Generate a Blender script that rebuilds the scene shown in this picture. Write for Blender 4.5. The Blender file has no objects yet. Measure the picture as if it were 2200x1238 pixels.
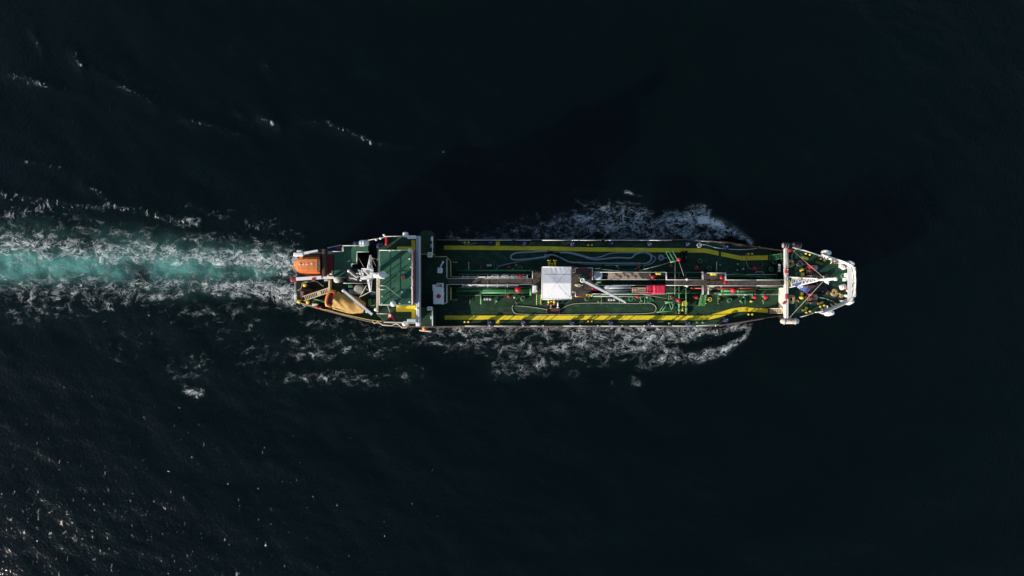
import bpy, bmesh, math, random
import numpy as np
from mathutils import Vector, Matrix
random.seed(7)
rad = math.radians
sc = bpy.context.scene
C = sc.collection

# ------------------------------------------------------------------ camera
CAM_H, CAM_F = 110.0, 1612.0          # drone height over the sea, focal length in photo pixels
cd = bpy.data.cameras.new('camera')
cam = bpy.data.objects.new('camera', cd); C.objects.link(cam)
cam.location = (0, 0, CAM_H); cam.rotation_euler = (0, 0, 0)
cd.sensor_width = 36.0; cd.lens = 36.0 * CAM_F / 2200.0
cd.clip_start = 1.0; cd.clip_end = 30000.0
sc.camera = cam
sc.cycles.max_bounces = 6; sc.cycles.diffuse_bounces = 3; sc.cycles.glossy_bounces = 3; sc.cycles.use_adaptive_sampling = True; sc.cycles.adaptive_threshold = 0.02

# ------------------------------------------------------------------ light
SUN_EL, SUN_AZ = 18.7, 37.0           # shadows run to image right and up by SUN_AZ
sx, sy = -math.cos(rad(SUN_AZ)), -math.sin(rad(SUN_AZ))
world = bpy.data.worlds.new('World'); sc.world = world; world.use_nodes = True
wn = world.node_tree.nodes
sky = wn.new('ShaderNodeTexSky'); sky.sky_type = 'NISHITA'; sky.sun_disc = False
sky.sun_elevation = rad(SUN_EL); sky.sun_rotation = math.atan2(sx, sy) % (2 * math.pi)
sky.air_density = 1.0; sky.dust_density = 0.6; sky.ozone_density = 1.0
world.node_tree.links.new(sky.outputs[0], wn['Background'].inputs[0])
wn['Background'].inputs[1].default_value = 0.085
sd = bpy.data.lights.new('sun', 'SUN'); sd.energy = 4.6; sd.angle = rad(0.5); sd.color = (1.0, 0.91, 0.79)
so = bpy.data.objects.new('sun', sd); C.objects.link(so)
sv = Vector((sx * math.cos(rad(SUN_EL)), sy * math.cos(rad(SUN_EL)), math.sin(rad(SUN_EL))))
so.rotation_euler = sv.to_track_quat('Z', 'Y').to_euler(); so.location = sv * 200
vs = sc.view_settings
vs.view_transform = 'Standard'; vs.look = 'None'; vs.exposure = 0.68; vs.gamma = 1.0; vs.use_curve_mapping = False

# ------------------------------------------------------------------ pixel -> place (height comes from the deck a thing stands on)
ZOOM = {0: (0, 0, 1.0), 1: (600, 480, 5.16), 2: (760, 480, 5.16), 3: (920, 490, 5.381),
        4: (1140, 490, 5.381), 5: (1360, 490, 5.381), 6: (1580, 490, 5.382)}
def Q(r, x, y, z):
    ox, oy, s = ZOOM[r]
    k = (CAM_H - z) / CAM_F
    return Vector(((ox + x / s - 1100) * k, (619 - (oy + y / s)) * k, z))
def S(r, d, z): return d / ZOOM[r][2] * (CAM_H - z) / CAM_F
MD, CW, PD, BD, ND, MI, FD, FC = 2.6, 5.35, 5.0, 7.6, 10.2, 12.8, 5.3, 4.8
# main deck, catwalk, poop, boat deck, navigation deck, wheelhouse top, front house, forecastle

# ------------------------------------------------------------------ materials
def new_mat(name):
    m = bpy.data.materials.new(name); m.use_nodes = True
    return m, m.node_tree.nodes, m.node_tree.links, m.node_tree.nodes['Principled BSDF']
def mat(name, col, rough=0.55, metal=0.0, var=0.25, scale=1.2, rust=0.0, bump=0.0, rust_col=(0.13, 0.055, 0.025), spec=None, scuff=0.0):
    m, n, l, b = new_mat(name)
    tc = n.new('ShaderNodeTexCoord')
    g = n.new('ShaderNodeNewGeometry')
    a = n.new('ShaderNodeTexNoise'); a.inputs['Scale'].default_value = scale; a.inputs['Detail'].default_value = 6
    a.inputs['Roughness'].default_value = 0.65
    l.new(g.outputs['Position'], a.inputs['Vector'])
    mr = n.new('ShaderNodeMapRange'); mr.inputs[1].default_value = 0.3; mr.inputs[2].default_value = 0.7
    mr.inputs[3].default_value = 1 - var; mr.inputs[4].default_value = 1 + var * 0.5
    l.new(a.outputs[0], mr.inputs[0])
    mx = n.new('ShaderNodeVectorMath'); mx.operation = 'SCALE'; mx.inputs[0].default_value = col
    l.new(mr.outputs[0], mx.inputs['Scale'])
    out = mx.outputs[0]
    if rust > 0:
        r = n.new('ShaderNodeTexNoise'); r.inputs['Scale'].default_value = scale * 1.7; r.inputs['Detail'].default_value = 9
        r.inputs['Roughness'].default_value = 0.75; r.inputs['Distortion'].default_value = 0.6
        l.new(g.outputs['Position'], r.inputs['Vector'])
        q = n.new('ShaderNodeMapRange'); q.inputs[1].default_value = 0.66 - rust * 0.25; q.inputs[2].default_value = 0.76 - rust * 0.2
        q.inputs[4].default_value = 0.85
        l.new(r.outputs[0], q.inputs[0])
        mm = n.new('ShaderNodeMix'); mm.data_type = 'RGBA'
        l.new(q.outputs[0], mm.inputs[0]); l.new(out, mm.inputs[6]); mm.inputs[7].default_value = (*rust_col, 1)
        out = mm.outputs[2]
    if scuff > 0:
        mp = n.new('ShaderNodeMapping'); mp.inputs['Scale'].default_value = (0.35, 1.0, 1.0); l.new(g.outputs['Position'], mp.inputs['Vector'])
        r = n.new('ShaderNodeTexNoise'); r.inputs['Scale'].default_value = 2.2; r.inputs['Detail'].default_value = 8; r.inputs['Roughness'].default_value = 0.7
        l.new(mp.outputs[0], r.inputs['Vector'])
        q = n.new('ShaderNodeMapRange'); q.inputs[1].default_value = 0.5; q.inputs[2].default_value = 0.74; q.inputs[4].default_value = scuff
        l.new(r.outputs[0], q.inputs[0])
        mm = n.new('ShaderNodeMix'); mm.data_type = 'RGBA'
        l.new(q.outputs[0], mm.inputs[0]); l.new(out, mm.inputs[6]); mm.inputs[7].default_value = (0.10, 0.12, 0.10, 1)
        out = mm.outputs[2]
    l.new(out, b.inputs['Base Color'])
    b.inputs['Roughness'].default_value = rough; b.inputs['Metallic'].default_value = metal
    if spec is not None: b.inputs['Specular IOR Level'].default_value = spec
    if bump:
        bp = n.new('ShaderNodeBump'); bp.inputs['Strength'].default_value = bump; bp.inputs['Distance'].default_value = 0.05
        l.new(a.outputs[0], bp.inputs['Height']); l.new(bp.outputs[0], b.inputs['Normal'])
    return m
M = {
 'deck':   mat('deck_green', (0.0145, 0.046, 0.022), 0.6, var=0.45, scale=0.8, rust=0.26, bump=0.3, spec=0.2, scuff=0.5),
 'deck2':  mat('bridge_deck_green', (0.026, 0.105, 0.062), 0.6, var=0.25, scale=0.9, rust=0.12, bump=0.15, spec=0.25, scuff=0.4),
 'fdeck':  mat('forecastle_green', (0.012, 0.05, 0.028), 0.6, var=0.4, scale=1.0, rust=0.2, bump=0.3, spec=0.2, scuff=0.4),
 'dark':   mat('dark_deck', (0.010, 0.016, 0.014), 0.7, var=0.5, scale=1.4, rust=0.35, bump=0.3, spec=0.15),
 'hull':   mat('hull_paint', (0.035, 0.03, 0.03), 0.5, var=0.4, scale=0.7, rust=0.4),
 'bar':    mat('rubbing_bar', (0.19, 0.13, 0.11), 0.7, var=0.4, scale=1.5, rust=0.3),
 'white':  mat('white_paint', (0.78, 0.77, 0.75), 0.4, var=0.12, scale=2.0, rust=0.08),
 'white2': mat('white_rusty', (0.66, 0.63, 0.58), 0.5, var=0.25, scale=2.0, rust=0.42, rust_col=(0.4, 0.24, 0.14)),
 'rail':   mat('rail_white', (0.72, 0.72, 0.68), 0.45, var=0.15, scale=3.0, rust=0.2, rust_col=(0.3, 0.18, 0.1)),
 'grey':   mat('grey_paint', (0.36, 0.38, 0.40), 0.5, var=0.2, scale=2.0),
 'pale':   mat('pale_blue_grey', (0.48, 0.55, 0.60), 0.45, var=0.15, scale=1.5),
 'yellow': mat('yellow_paint', (0.74, 0.575, 0.012), 0.55, var=0.2, scale=1.3, rust=0.12, rust_col=(0.2, 0.16, 0.02), scuff=0.12),
 'yellow2':mat('yellow_fitting', (0.70, 0.56, 0.04), 0.45, var=0.15, scale=3.0),
 'red':    mat('red_paint', (0.46, 0.012, 0.024), 0.45, var=0.2, scale=2.5),
 'redfl':  mat('red_tarp', (0.66, 0.025, 0.07), 0.6, var=0.25, scale=2.5, bump=0.5),
 'redmud': mat('dark_red', (0.26, 0.026, 0.024), 0.6, var=0.3, scale=1.5, rust=0.2),
 'orange': mat('orange_grp', (0.66, 0.20, 0.05), 0.4, var=0.12, scale=2.0),
 'orange2':mat('orange_dark', (0.52, 0.12, 0.03), 0.45, var=0.15, scale=2.0),
 'tarp':   mat('ochre_canvas', (0.42, 0.25, 0.07), 0.8, var=0.3, scale=1.6, bump=0.6),
 'brown':  mat('catwalk_brown', (0.07, 0.055, 0.042), 0.75, var=0.55, scale=2.6, rust=0.3, bump=0.4),
 'rustb':  mat('rusty_brown', (0.085, 0.04, 0.03), 0.75, var=0.5, scale=2.0, rust=0.4),
 'green':  mat('pipe_green', (0.03, 0.15, 0.055), 0.45, var=0.25, scale=2.0, rust=0.1),
 'green2': mat('light_green', (0.10, 0.27, 0.12), 0.45, var=0.2, scale=2.0),
 'blue':   mat('vent_blue', (0.008, 0.016, 0.075), 0.6, var=0.25, scale=2.0),
 'flag':   mat('flag_blue', (0.05, 0.078, 0.25), 0.75, var=0.12, scale=3.0),
 'hose':   mat('hose_grey', (0.24, 0.30, 0.34), 0.6, var=0.25, scale=2.0),
 'hoseb':  mat('hose_beige', (0.36, 0.34, 0.27), 0.7, var=0.25, scale=2.0),
 'wood':   mat('timber', (0.32, 0.20, 0.12), 0.8, var=0.35, scale=3.0, bump=0.3),
 'woodp':  mat('timber_pale', (0.50, 0.38, 0.27), 0.8, var=0.3, scale=3.0, bump=0.3),
 'rope':   mat('rope_tan', (0.46, 0.31, 0.15), 0.85, var=0.3, scale=6.0, bump=0.5),
 'ropeb':  mat('rope_black', (0.045, 0.05, 0.055), 0.85, var=0.3, scale=6.0, bump=0.5),
 'black':  mat('black_rubber', (0.018, 0.018, 0.02), 0.75, var=0.3, scale=3.0),
 'fender': mat('fender_grey', (0.30, 0.29, 0.27), 0.8, var=0.45, scale=2.5, bump=0.5),
 'fendw':  mat('fender_pale', (0.62, 0.57, 0.50), 0.7, var=0.3, scale=2.5, bump=0.4),
 'canvas': mat('tent_canvas', (0.74, 0.74, 0.75), 0.75, var=0.08, scale=1.2),
 'steel':  mat('steel_pipe', (0.13, 0.13, 0.14), 0.5, 0.4, var=0.3, scale=2.0),
 'beige':  mat('beige_paint', (0.55, 0.44, 0.30), 0.6, var=0.2, scale=2.0),
 'ladder': mat('ladder_beige', (0.62, 0.50, 0.34), 0.6, var=0.2, scale=2.0),
 'yelrail':mat('weathered_yellow', (0.58, 0.45, 0.16), 0.6, var=0.3, scale=2.0, rust=0.25),
 'olive':  mat('olive_shaded_yellow', (0.15, 0.13, 0.015), 0.6, var=0.3, scale=2.0, rust=0.15),  # yellow darkened in its colour to stand for shade on the bow fittings
 'purple': mat('magenta_paint', (0.22, 0.03, 0.14), 0.5),
 'glass':  mat('dark_glass', (0.015, 0.02, 0.025), 0.1, var=0.1),
}

# ------------------------------------------------------------------ mesh builder
class MB:
    def __init__(s): s.v = []; s.f = []; s.smooth = set()
    def add(s, vs, fs, smooth=False):
        o = len(s.v); s.v += [tuple(p) for p in vs]
        for f in fs:
            if smooth: s.smooth.add(len(s.f))
            s.f.append(tuple(i + o for i in f))
        return s
    def box(s, c, size, rz=0.0, ry=0.0, bevel=0.0):
        hx, hy, hz = size[0] / 2, size[1] / 2, size[2] / 2
        mt = Matrix.Translation(c) @ Matrix.Rotation(rz, 4, 'Z') @ Matrix.Rotation(ry, 4, 'Y')
        if bevel > 0:
            b = min(bevel, hx * .9, hy * .9, hz * .9)
            pts = []
            for z, i in ((-hz, b), (-hz + b, 0), (hz - b, 0), (hz, b)):
                X, Y = hx - i, hy - i; k = b
                pts += [(X - k, -Y, z), (X, -Y + k, z), (X, Y - k, z), (X - k, Y, z), (-X + k, Y, z), (-X, Y - k, z), (-X, -Y + k, z), (-X + k, -Y, z)]
            fs = [tuple(range(7, -1, -1)), tuple(range(24, 32))]
            for r in range(3):
                for j in range(8): fs.append((r * 8 + j, r * 8 + (j + 1) % 8, r * 8 + 8 + (j + 1) % 8, r * 8 + 8 + j))
            return s.add([mt @ Vector(p) for p in pts], fs)
        p = [mt @ Vector((x * hx, y * hy, z * hz)) for z in (-1, 1) for x, y in ((-1, -1), (1, -1), (1, 1), (-1, 1))]
        return s.add(p, [(3, 2, 1, 0), (4, 5, 6, 7), (0, 1, 5, 4), (1, 2, 6, 5), (2, 3, 7, 6), (3, 0, 4, 7)])
    def bar(s, a, b, w, h):
        a, b = Vector(a), Vector(b); d = (b - a); L = d.length; d /= max(L, 1e-6)
        up = Vector((0, 0, 1)) if abs(d.z) < 0.95 else Vector((1, 0, 0))
        x = d.cross(up).normalized(); u = x.cross(d).normalized()
        p = []
        for e in (a, b):
            for i, j in ((-1, -1), (1, -1), (1, 1), (-1, 1)): p.append(e + x * (i * w / 2) + u * (j * h / 2))
        return s.add(p, [(0, 1, 2, 3), (7, 6, 5, 4), (0, 4, 5, 1), (1, 5, 6, 2), (2, 6, 7, 3), (3, 7, 4, 0)])
    def tube(s, path, r, n=8, closed=False, cap=True):
        path = [Vector(p) for p in path]; N = len(path); rs = r if isinstance(r, (list, tuple)) else [r] * N
        vs = []; px = None
        for i, p in enumerate(path):
            if closed: d = path[(i + 1) % N] - path[i - 1]
            else: d = path[min(i + 1, N - 1)] - path[max(i - 1, 0)]
            d.normalize()
            if px is None:
                up = Vector((0, 0, 1)) if abs(d.z) < 0.9 else Vector((1, 0, 0)); px = d.cross(up).normalized()
            else:
                px = px - d * px.dot(d)
                px = px.normalized() if px.length > 1e-6 else d.orthogonal().normalized()
            u = d.cross(px)
            for k in range(n):
                t = 2 * math.pi * k / n
                vs.append(p + (px * math.cos(t) + u * math.sin(t)) * rs[i])
        fs = []
        for i in range(N if closed else N - 1):
            a, b = i * n, ((i + 1) % N) * n
            for k in range(n): fs.append((a + k, b + k, b + (k + 1) % n, a + (k + 1) % n))
        s.add(vs, fs, True)
        if cap and not closed:
            o = len(s.v) - len(vs)
            s.f.append(tuple(o + k for k in range(n))); s.f.append(tuple(o + (N - 1) * n + k for k in range(n - 1, -1, -1)))
        return s
    def cyl(s, c, r, h, n=12, r2=None):
        c = Vector(c); return s.tube([c, c + Vector((0, 0, h))], [r, r if r2 is None else r2], n)
    def lathe(s, c, prof, n=14, axis='Z'):
        vs = []
        for (r, z) in prof:
            for k in range(n):
                t = 2 * math.pi * k / n
                p = (r * math.cos(t), r * math.sin(t), z)
                if axis == 'X': p = (p[2], p[0], p[1])
                if axis == 'Y': p = (p[0], p[2], p[1])
                vs.append(Vector(c) + Vector(p))
        fs = []
        for i in range(len(prof) - 1):
            for k in range(n): fs.append((i * n + k, i * n + (k + 1) % n, (i + 1) * n + (k + 1) % n, (i + 1) * n + k))
        fs.append(tuple(range(n - 1, -1, -1))); fs.append(tuple((len(prof) - 1) * n + k for k in range(n)))
        return s.add(vs, fs, True)
    def prism(s, pts, z0, z1):
        pts = [(p[0], p[1]) for p in pts]; n = len(pts)
        ar = sum(pts[i][0] * pts[(i + 1) % n][1] - pts[(i + 1) % n][0] * pts[i][1] for i in range(n))
        if ar < 0: pts = pts[::-1]
        vs = [(x, y, z0) for x, y in pts] + [(x, y, z1) for x, y in pts]
        fs = [tuple(range(n - 1, -1, -1)), tuple(range(n, 2 * n))]
        fs += [(i, (i + 1) % n, (i + 1) % n + n, i + n) for i in range(n)]
        return s.add(vs, fs)
    def loft(s, secs, closed=True, caps=True, smooth=False):
        m = len(secs[0]); vs = [p for c in secs for p in c]; fs = []
        for i in range(len(secs) - 1):
            for k in range(m if closed else m - 1):
                fs.append((i * m + k, (i + 1) * m + k, (i + 1) * m + (k + 1) % m, i * m + (k + 1) % m))
        s.add(vs, fs, smooth)
        if caps and closed:
            o = len(s.v) - len(vs)
            s.f.append(tuple(o + k for k in range(m))); s.f.append(tuple(o + (len(secs) - 1) * m + k for k in range(m - 1, -1, -1)))
        return s
    def mesh(s, name, m):
        me = bpy.data.meshes.new(name); me.from_pydata(s.v, [], s.f)
        if s.smooth:
            fl = np.zeros(len(s.f), dtype=bool); fl[list(s.smooth)] = True
            me.polygons.foreach_set('use_smooth', fl)
        me.materials.append(M[m] if isinstance(m, str) else m); me.update()
        bm = bmesh.new(); bm.from_mesh(me); bmesh.ops.recalc_face_normals(bm, faces=bm.faces); bm.to_mesh(me); bm.free()
        return me
def obj(name, data, parent=None, loc=(0, 0, 0), rz=0.0):
    o = bpy.data.objects.new(name, data); C.objects.link(o)
    o.location = loc; o.rotation_euler = (0, 0, rz)
    if parent is not None: o.parent = parent
    return o
def part(name, mb, m, parent, loc=(0, 0, 0), rz=0.0): return obj(name, mb.mesh(name, m), parent, loc, rz)
CACHE = {}
def shared(key, fn, m):
    if key not in CACHE: CACHE[key] = fn().mesh(key, m)
    return CACHE[key]
def tag(o, label, cat, group=None, kind=None):
    if label: o['label'] = label
    if cat: o['category'] = cat
    if group: o['group'] = group
    if kind: o['kind'] = kind
    return o
def thing(name, label, cat, loc=(0, 0, 0), rz=0.0, group=None):
    return tag(obj(name, None, None, loc, rz), label, cat, group)
def smooth_path(pts, sub=6, closed=False):
    pts = [Vector(p) for p in pts]; N = len(pts); out = []
    for i in range(N if closed else N - 1):
        g = (lambda k: pts[k % N]) if closed else (lambda k: pts[max(0, min(N - 1, k))])
        p0, p1, p2, p3 = g(i - 1), g(i), g(i + 1), g(i + 2)
        for k in range(sub):
            t = k / sub
            out.append(0.5 * ((2 * p1) + (p2 - p0) * t + (2 * p0 - 5 * p1 + 4 * p2 - p3) * t * t + (3 * p1 - p0 - 3 * p2 + p3) * t ** 3))
    if not closed: out.append(pts[-1])
    return out

# ------------------------------------------------------------------ the sea
def value_noise(x, y, seed):
    rng = np.random.RandomState(seed); T = rng.rand(256, 256)
    xi = np.floor(x).astype(int); yi = np.floor(y).astype(int); fx = x - xi; fy = y - yi
    fx = fx * fx * (3 - 2 * fx); fy = fy * fy * (3 - 2 * fy)
    a = T[xi % 256, yi % 256]; b = T[(xi + 1) % 256, yi % 256]; c = T[xi % 256, (yi + 1) % 256]; d = T[(xi + 1) % 256, (yi + 1) % 256]
    return (a * (1 - fx) + b * fx) * (1 - fy) + (c * (1 - fx) + d * fx) * fy
def fbm(x, y, seed, o=4):
    r = 0; a = 0.5
    for k in range(o): r = r + a * value_noise(x * 2 ** k, y * 2 ** k, seed + k); a *= 0.5
    return r / (1 - 0.5 ** o)
def capsules(X, Y, caps):
    """max over soft strokes; photo pixels on the water: x0,y0,r0, x1,y1,r1, strength0, strength1"""
    k = CAM_H / CAM_F; out = np.zeros_like(X)
    for x0, y0, r0, x1, y1, r1, s0, s1 in caps:
        ax, ay, bx, by = (x0 - 1100) * k, (619 - y0) * k, (x1 - 1100) * k, (619 - y1) * k
        r0 *= k; r1 *= k
        m = (X > min(ax, bx) - 3 * max(r0, r1)) & (X < max(ax, bx) + 3 * max(r0, r1)) & (Y > min(ay, by) - 3 * max(r0, r1)) & (Y < max(ay, by) + 3 * max(r0, r1))
        if not m.any(): continue
        x, y = X[m], Y[m]; dx, dy = bx - ax, by - ay
        t = np.clip(((x - ax) * dx + (y - ay) * dy) / (dx * dx + dy * dy + 1e-9), 0, 1)
        d = np.hypot(x - ax - t * dx, y - ay - t * dy) / (r0 + (r1 - r0) * t)
        out[m] = np.maximum(out[m], (s0 + (s1 - s0) * t) * np.exp(-0.7 * d ** 2.5))
    return out
WAKE_AER = [(640, 585, 12, 520, 580, 20, .7, .95), (520, 580, 20, 300, 572, 27, .95, 1), (300, 572, 27, 100, 566, 33, 1, 1), (100, 566, 33, -300, 560, 44, 1, .9),
            (600, 566, 26, 300, 552, 40, .42, .45), (300, 552, 40, -300, 530, 56, .45, .35), (600, 604, 22, 300, 600, 36, .3, .28)]
FOAM = [
 # propeller wake: bright upper edge, looser lower edge
 (640, 562, 18, 560, 558, 22, .92, .8), (560, 558, 24, 300, 545, 32, .76, .68), (300, 545, 32, 100, 532, 40, .68, .62), (100, 532, 40, -300, 512, 50, .6, .5),
 (636, 585, 26, 560, 582, 30, .6, .5), (560, 582, 40, 0, 574, 58, .43, .41),
 (640, 632, 26, 560, 622, 28, .84, .7), (560, 620, 28, 360, 613, 30, .66, .6), (360, 613, 30, 100, 620, 42, .58, .52), (100, 620, 42, -300, 632, 56, .5, .4),
 (650, 655, 14, 600, 660, 16, .7, .5), (400, 626, 20, 240, 645, 24, .62, .5),
 (640, 540, 20, 480, 514, 24, .5, .43), (480, 514, 26, 250, 503, 30, .43, .41), (250, 503, 30, 0, 486, 34, .41, .4), (180, 468, 24, 0, 448, 26, .36, .38), (590, 490, 24, 640, 505, 22, .42, .36),
 (420, 475, 16, 380, 480, 18, .5, .42), (250, 645, 30, 40, 670, 42, .44, .42), (560, 660, 30, 380, 680, 40, .36, .34), (480, 470, 30, 620, 480, 26, .32, .34),
 # starboard bow wave (upper)
 (1612, 523, 4, 1570, 497, 9, 1, 1), (1570, 497, 9, 1505, 472, 15, 1, .95), (1505, 465, 18, 1440, 480, 24, .88, .8), (1560, 505, 7, 1470, 512, 10, .75, .75), (1480, 492, 18, 1350, 485, 32, .8, .76),
 (1370, 480, 34, 1250, 480, 34, .76, .7), (1250, 485, 32, 1130, 492, 26, .66, .55), (1130, 498, 20, 970, 508, 13, .55, .42), (1480, 512, 8, 970, 516, 7, .72, .5),
 (1345, 414, 4, 1380, 424, 5, .66, .4), (1230, 410, 5, 1285, 415, 5, .45, .4), (1130, 350, 4, 1190, 384, 4, .25, .4),
 # port bow wave (lower)
 (1614, 697, 4, 1606, 716, 5, .85, .8), (1600, 722, 6, 1560, 750, 9, .95, .95), (1560, 752, 10, 1490, 768, 14, .92, .82), (1600, 700, 8, 1500, 716, 12, .82, .85),
 (1500, 716, 15, 1380, 722, 22, .88, .84), (1400, 725, 34, 1250, 735, 40, .78, .74), (1450, 762, 20, 1380, 778, 16, .78, .62), (1250, 735, 38, 1080, 738, 36, .72, .68),
 (1080, 735, 32, 960, 725, 24, .66, .55), (1500, 706, 7, 940, 706, 8, .9, .72), (1240, 790, 14, 1215, 805, 10, .6, .5), (1170, 785, 20, 1070, 790, 20, .58, .6), (1110, 806, 10, 1060, 812, 8, .55, .5),
 (1362, 818, 9, 1372, 822, 8, .78, .7), (1316, 824, 4, 1316, 828, 4, .6, .6),
 # trailing lace, port quarter
 (960, 722, 22, 860, 725, 24, .5, .48), (860, 735, 30, 640, 750, 30, .46, .5), (640, 750, 26, 520, 770, 24, .46, .42), (620, 812, 14, 790, 815, 18, .48, .55), (790, 815, 16, 900, 800, 16, .46, .38),
 (380, 800, 24, 430, 790, 26, .5, .45), (400, 838, 10, 430, 843, 9, .68, .7), (640, 830, 12, 560, 800, 14, .4, .4), (880, 715, 16, 650, 690, 18, .42, .42), (370, 700, 40, 250, 720, 60, .32, .3), (560, 690, 24, 480, 720, 30, .38, .36),
]
KELVIN = [(20, 162, 9, 110, 188, 9, .9, .8), (110, 188, 7, 190, 212, 7, .5, .4), (70, 70, 7, 95, 112, 7, .6, .7), (158, 116, 7, 176, 142, 7, 1, .9), (200, 150, 6, 262, 188, 7, .5, .8), (262, 188, 7, 340, 228, 7, .9, .5),
 (395, 258, 8, 450, 268, 8, .75, .8), (450, 268, 7, 540, 298, 7, .6, .6), (505, 240, 6, 516, 246, 6, .7, .7), (562, 255, 7, 600, 270, 7, 1, .9), (640, 262, 8, 700, 262, 9, .6, .6), (700, 262, 8, 795, 304, 8, .8, 1),
 (795, 304, 6, 950, 330, 6, .6, .55), (950, 325, 7, 1010, 350, 7, .7, .5), (1040, 350, 6, 1120, 356, 6, .5, .5), (570, 140, 6, 585, 155, 6, .7, .4), (500, 108, 5, 510, 112, 5, .6, .5),
 (0, 420, 12, 220, 450, 14, .8, .8), (220, 440, 12, 420, 480, 14, .8, .85), (60, 350, 9, 130, 360, 9, .6, .5), (400, 440, 10, 640, 520, 16, .75, .6), (120, 440, 14, 0, 470, 18, .9, .9), (180, 395, 10, 250, 440, 10, .7, .6)]
def build_sea():
    def axis(half, step, far):
        c = list(np.arange(-half, half + 1e-6, step)); e = []; d = step; x = half
        while x < far: d *= 1.28; x += d; e.append(x)
        return np.array([-q for q in e[::-1]] + c + e)
    xs = axis(92, 0.3, 9000); ys = axis(56, 0.3, 9000)
    X, Y = np.meshgrid(xs, ys, indexing='xy'); k = CAM_H / CAM_F
    PX, PY = X / k + 1100, 619 - Y / k
    caps = []
    for x0, y0, r0, x1, y1, r1, s0, s1 in FOAM:
        if x0 <= 660 and 440 < y0 < 690: caps.append((x0, y0, r0, x1, y1, r1, min(1, s0 * 1.04), min(1, s1 * 1.04)))
        else:
            f = lambda v: (1.0 if y0 < 600 else .8) if v >= .9 else v * (.98 if y0 < 600 else .94 if x0 < 965 else .84)
            caps.append((x0, y0, r0 * (1.1 if s0 >= .9 else 1.4), x1, y1, r1 * (1.1 if s1 >= .9 else 1.4), f(s0), f(s1)))
    caps += [(a, b, r * .6, c, d, r2 * .6, e * .5, f * .5) for a, b, r, c, d, r2, e, f in KELVIN]
    foam = capsules(X, Y, caps)
    foam *= 0.80 + 0.38 * fbm(X * 0.2, Y * 0.26, 11, 3)
    foam = np.clip(foam, 0, 1)
    aer = capsules(X, Y, WAKE_AER)
    clump = fbm(X * 0.22 + 4, Y * 0.3, 31, 3)
    aer *= np.clip(0.22 + 2.3 * (clump - 0.24), 0.1, 1.2)
    aer = np.maximum(aer, 0.05 * foam ** 1.5)
    fl = capsules(X, Y, KELVIN)
    corner = np.clip(1 - PX / 1150, 0, 1) * np.clip((PY - 700) / 420, 0, 1)  # sun glints painted as pale flecks, denser towards the bottom left
    fl = np.maximum(fl, 0.60 * corner ** 0.36 * (PX > -900))
    fl = np.maximum(fl, 0.30 * np.clip((PY - 640) / 300, 0, 1) * np.clip((1500 - PX) / 900, 0, 1))
    fl = np.maximum(np.clip(fl * 1.12, 0, 1), 0.34 * np.clip(1 - np.abs(PY - 330) / 420, 0, 1) * np.clip((1000 - PX) / 900, 0, 1))
    fl = np.maximum(fl, 0.12)
    # waves
    rng = np.random.RandomState(5); Z = np.zeros_like(X)
    for i in range(46):
        lam = 1.6 * (14 / 1.6) ** rng.rand(); kk = 2 * math.pi / lam
        th = rad(250) + rng.randn() * 0.6; am = 0.0021 * lam ** 0.85
        ph = kk * (X * math.cos(th) + Y * math.sin(th)) + rng.rand() * 6.28
        Z += am * (np.sin(ph) + 0.22 * np.sin(2 * ph + 1.4))
    swell = 0.10 * np.sin(2 * math.pi / 19 * (X * math.cos(rad(118)) + Y * math.sin(rad(118))))
    fade = np.exp(-(np.maximum(0, np.abs(X) - 92) / 60) ** 2) * np.exp(-(np.maximum(0, np.abs(Y) - 56) / 60) ** 2)
    chop = fbm(X * 0.9, Y * 0.9, 77, 3) - 0.5
    Z = (Z + swell) * fade + foam * (0.14 + 0.5 * chop) + aer * 0.22 * (fbm(X * 0.35, Y * 0.35, 90, 3) - 0.4)
    crest = capsules(X, Y, [(1612, 523, 5, 1570, 497, 10, .7, 1), (1570, 497, 10, 1505, 468, 16, 1, .5), (1604, 716, 5, 1560, 750, 10, .6, .7), (1560, 750, 10, 1480, 772, 16, .7, .3)])
    Z += 0.16 * capsules(X, Y, [(a, b, r * 1.6, c, d, r2 * 1.6, e, f) for a, b, r, c, d, r2, e, f in KELVIN])
    Z += 0.45 * crest * (0.6 + fbm(X * 1.3, Y * 1.3, 55, 3)) - 0.12
    ny, nx = X.shape
    me = bpy.data.meshes.new('sea')
    co = np.stack([X, Y, Z], -1).reshape(-1, 3).astype(np.float32)
    i = np.arange(nx * ny).reshape(ny, nx)
    quads = np.stack([i[:-1, :-1], i[:-1, 1:], i[1:, 1:], i[1:, :-1]], -1).reshape(-1, 4)
    me.vertices.add(len(co)); me.vertices.foreach_set('co', co.ravel())
    me.loops.add(quads.size); me.loops.foreach_set('vertex_index', quads.ravel().astype(np.int32))
    me.polygons.add(len(quads)); me.polygons.foreach_set('loop_start', np.arange(0, quads.size, 4, dtype=np.int32))
    me.polygons.foreach_set('loop_total', np.full(len(quads), 4, dtype=np.int32))
    me.polygons.foreach_set('use_smooth', np.ones(len(quads), dtype=bool))
    me.update(calc_edges=True)
    for nm, a in (('foam', foam), ('aerated', aer), ('fleck', fl)):
        at = me.attributes.new(nm, 'FLOAT', 'POINT'); at.data.foreach_set('value', a.ravel().astype(np.float32))
    me.materials.append(sea_material())
    return tag(obj('sea', me), 'dark blue green sea with white wake foam around the ship', 'sea', kind='structure')
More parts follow.
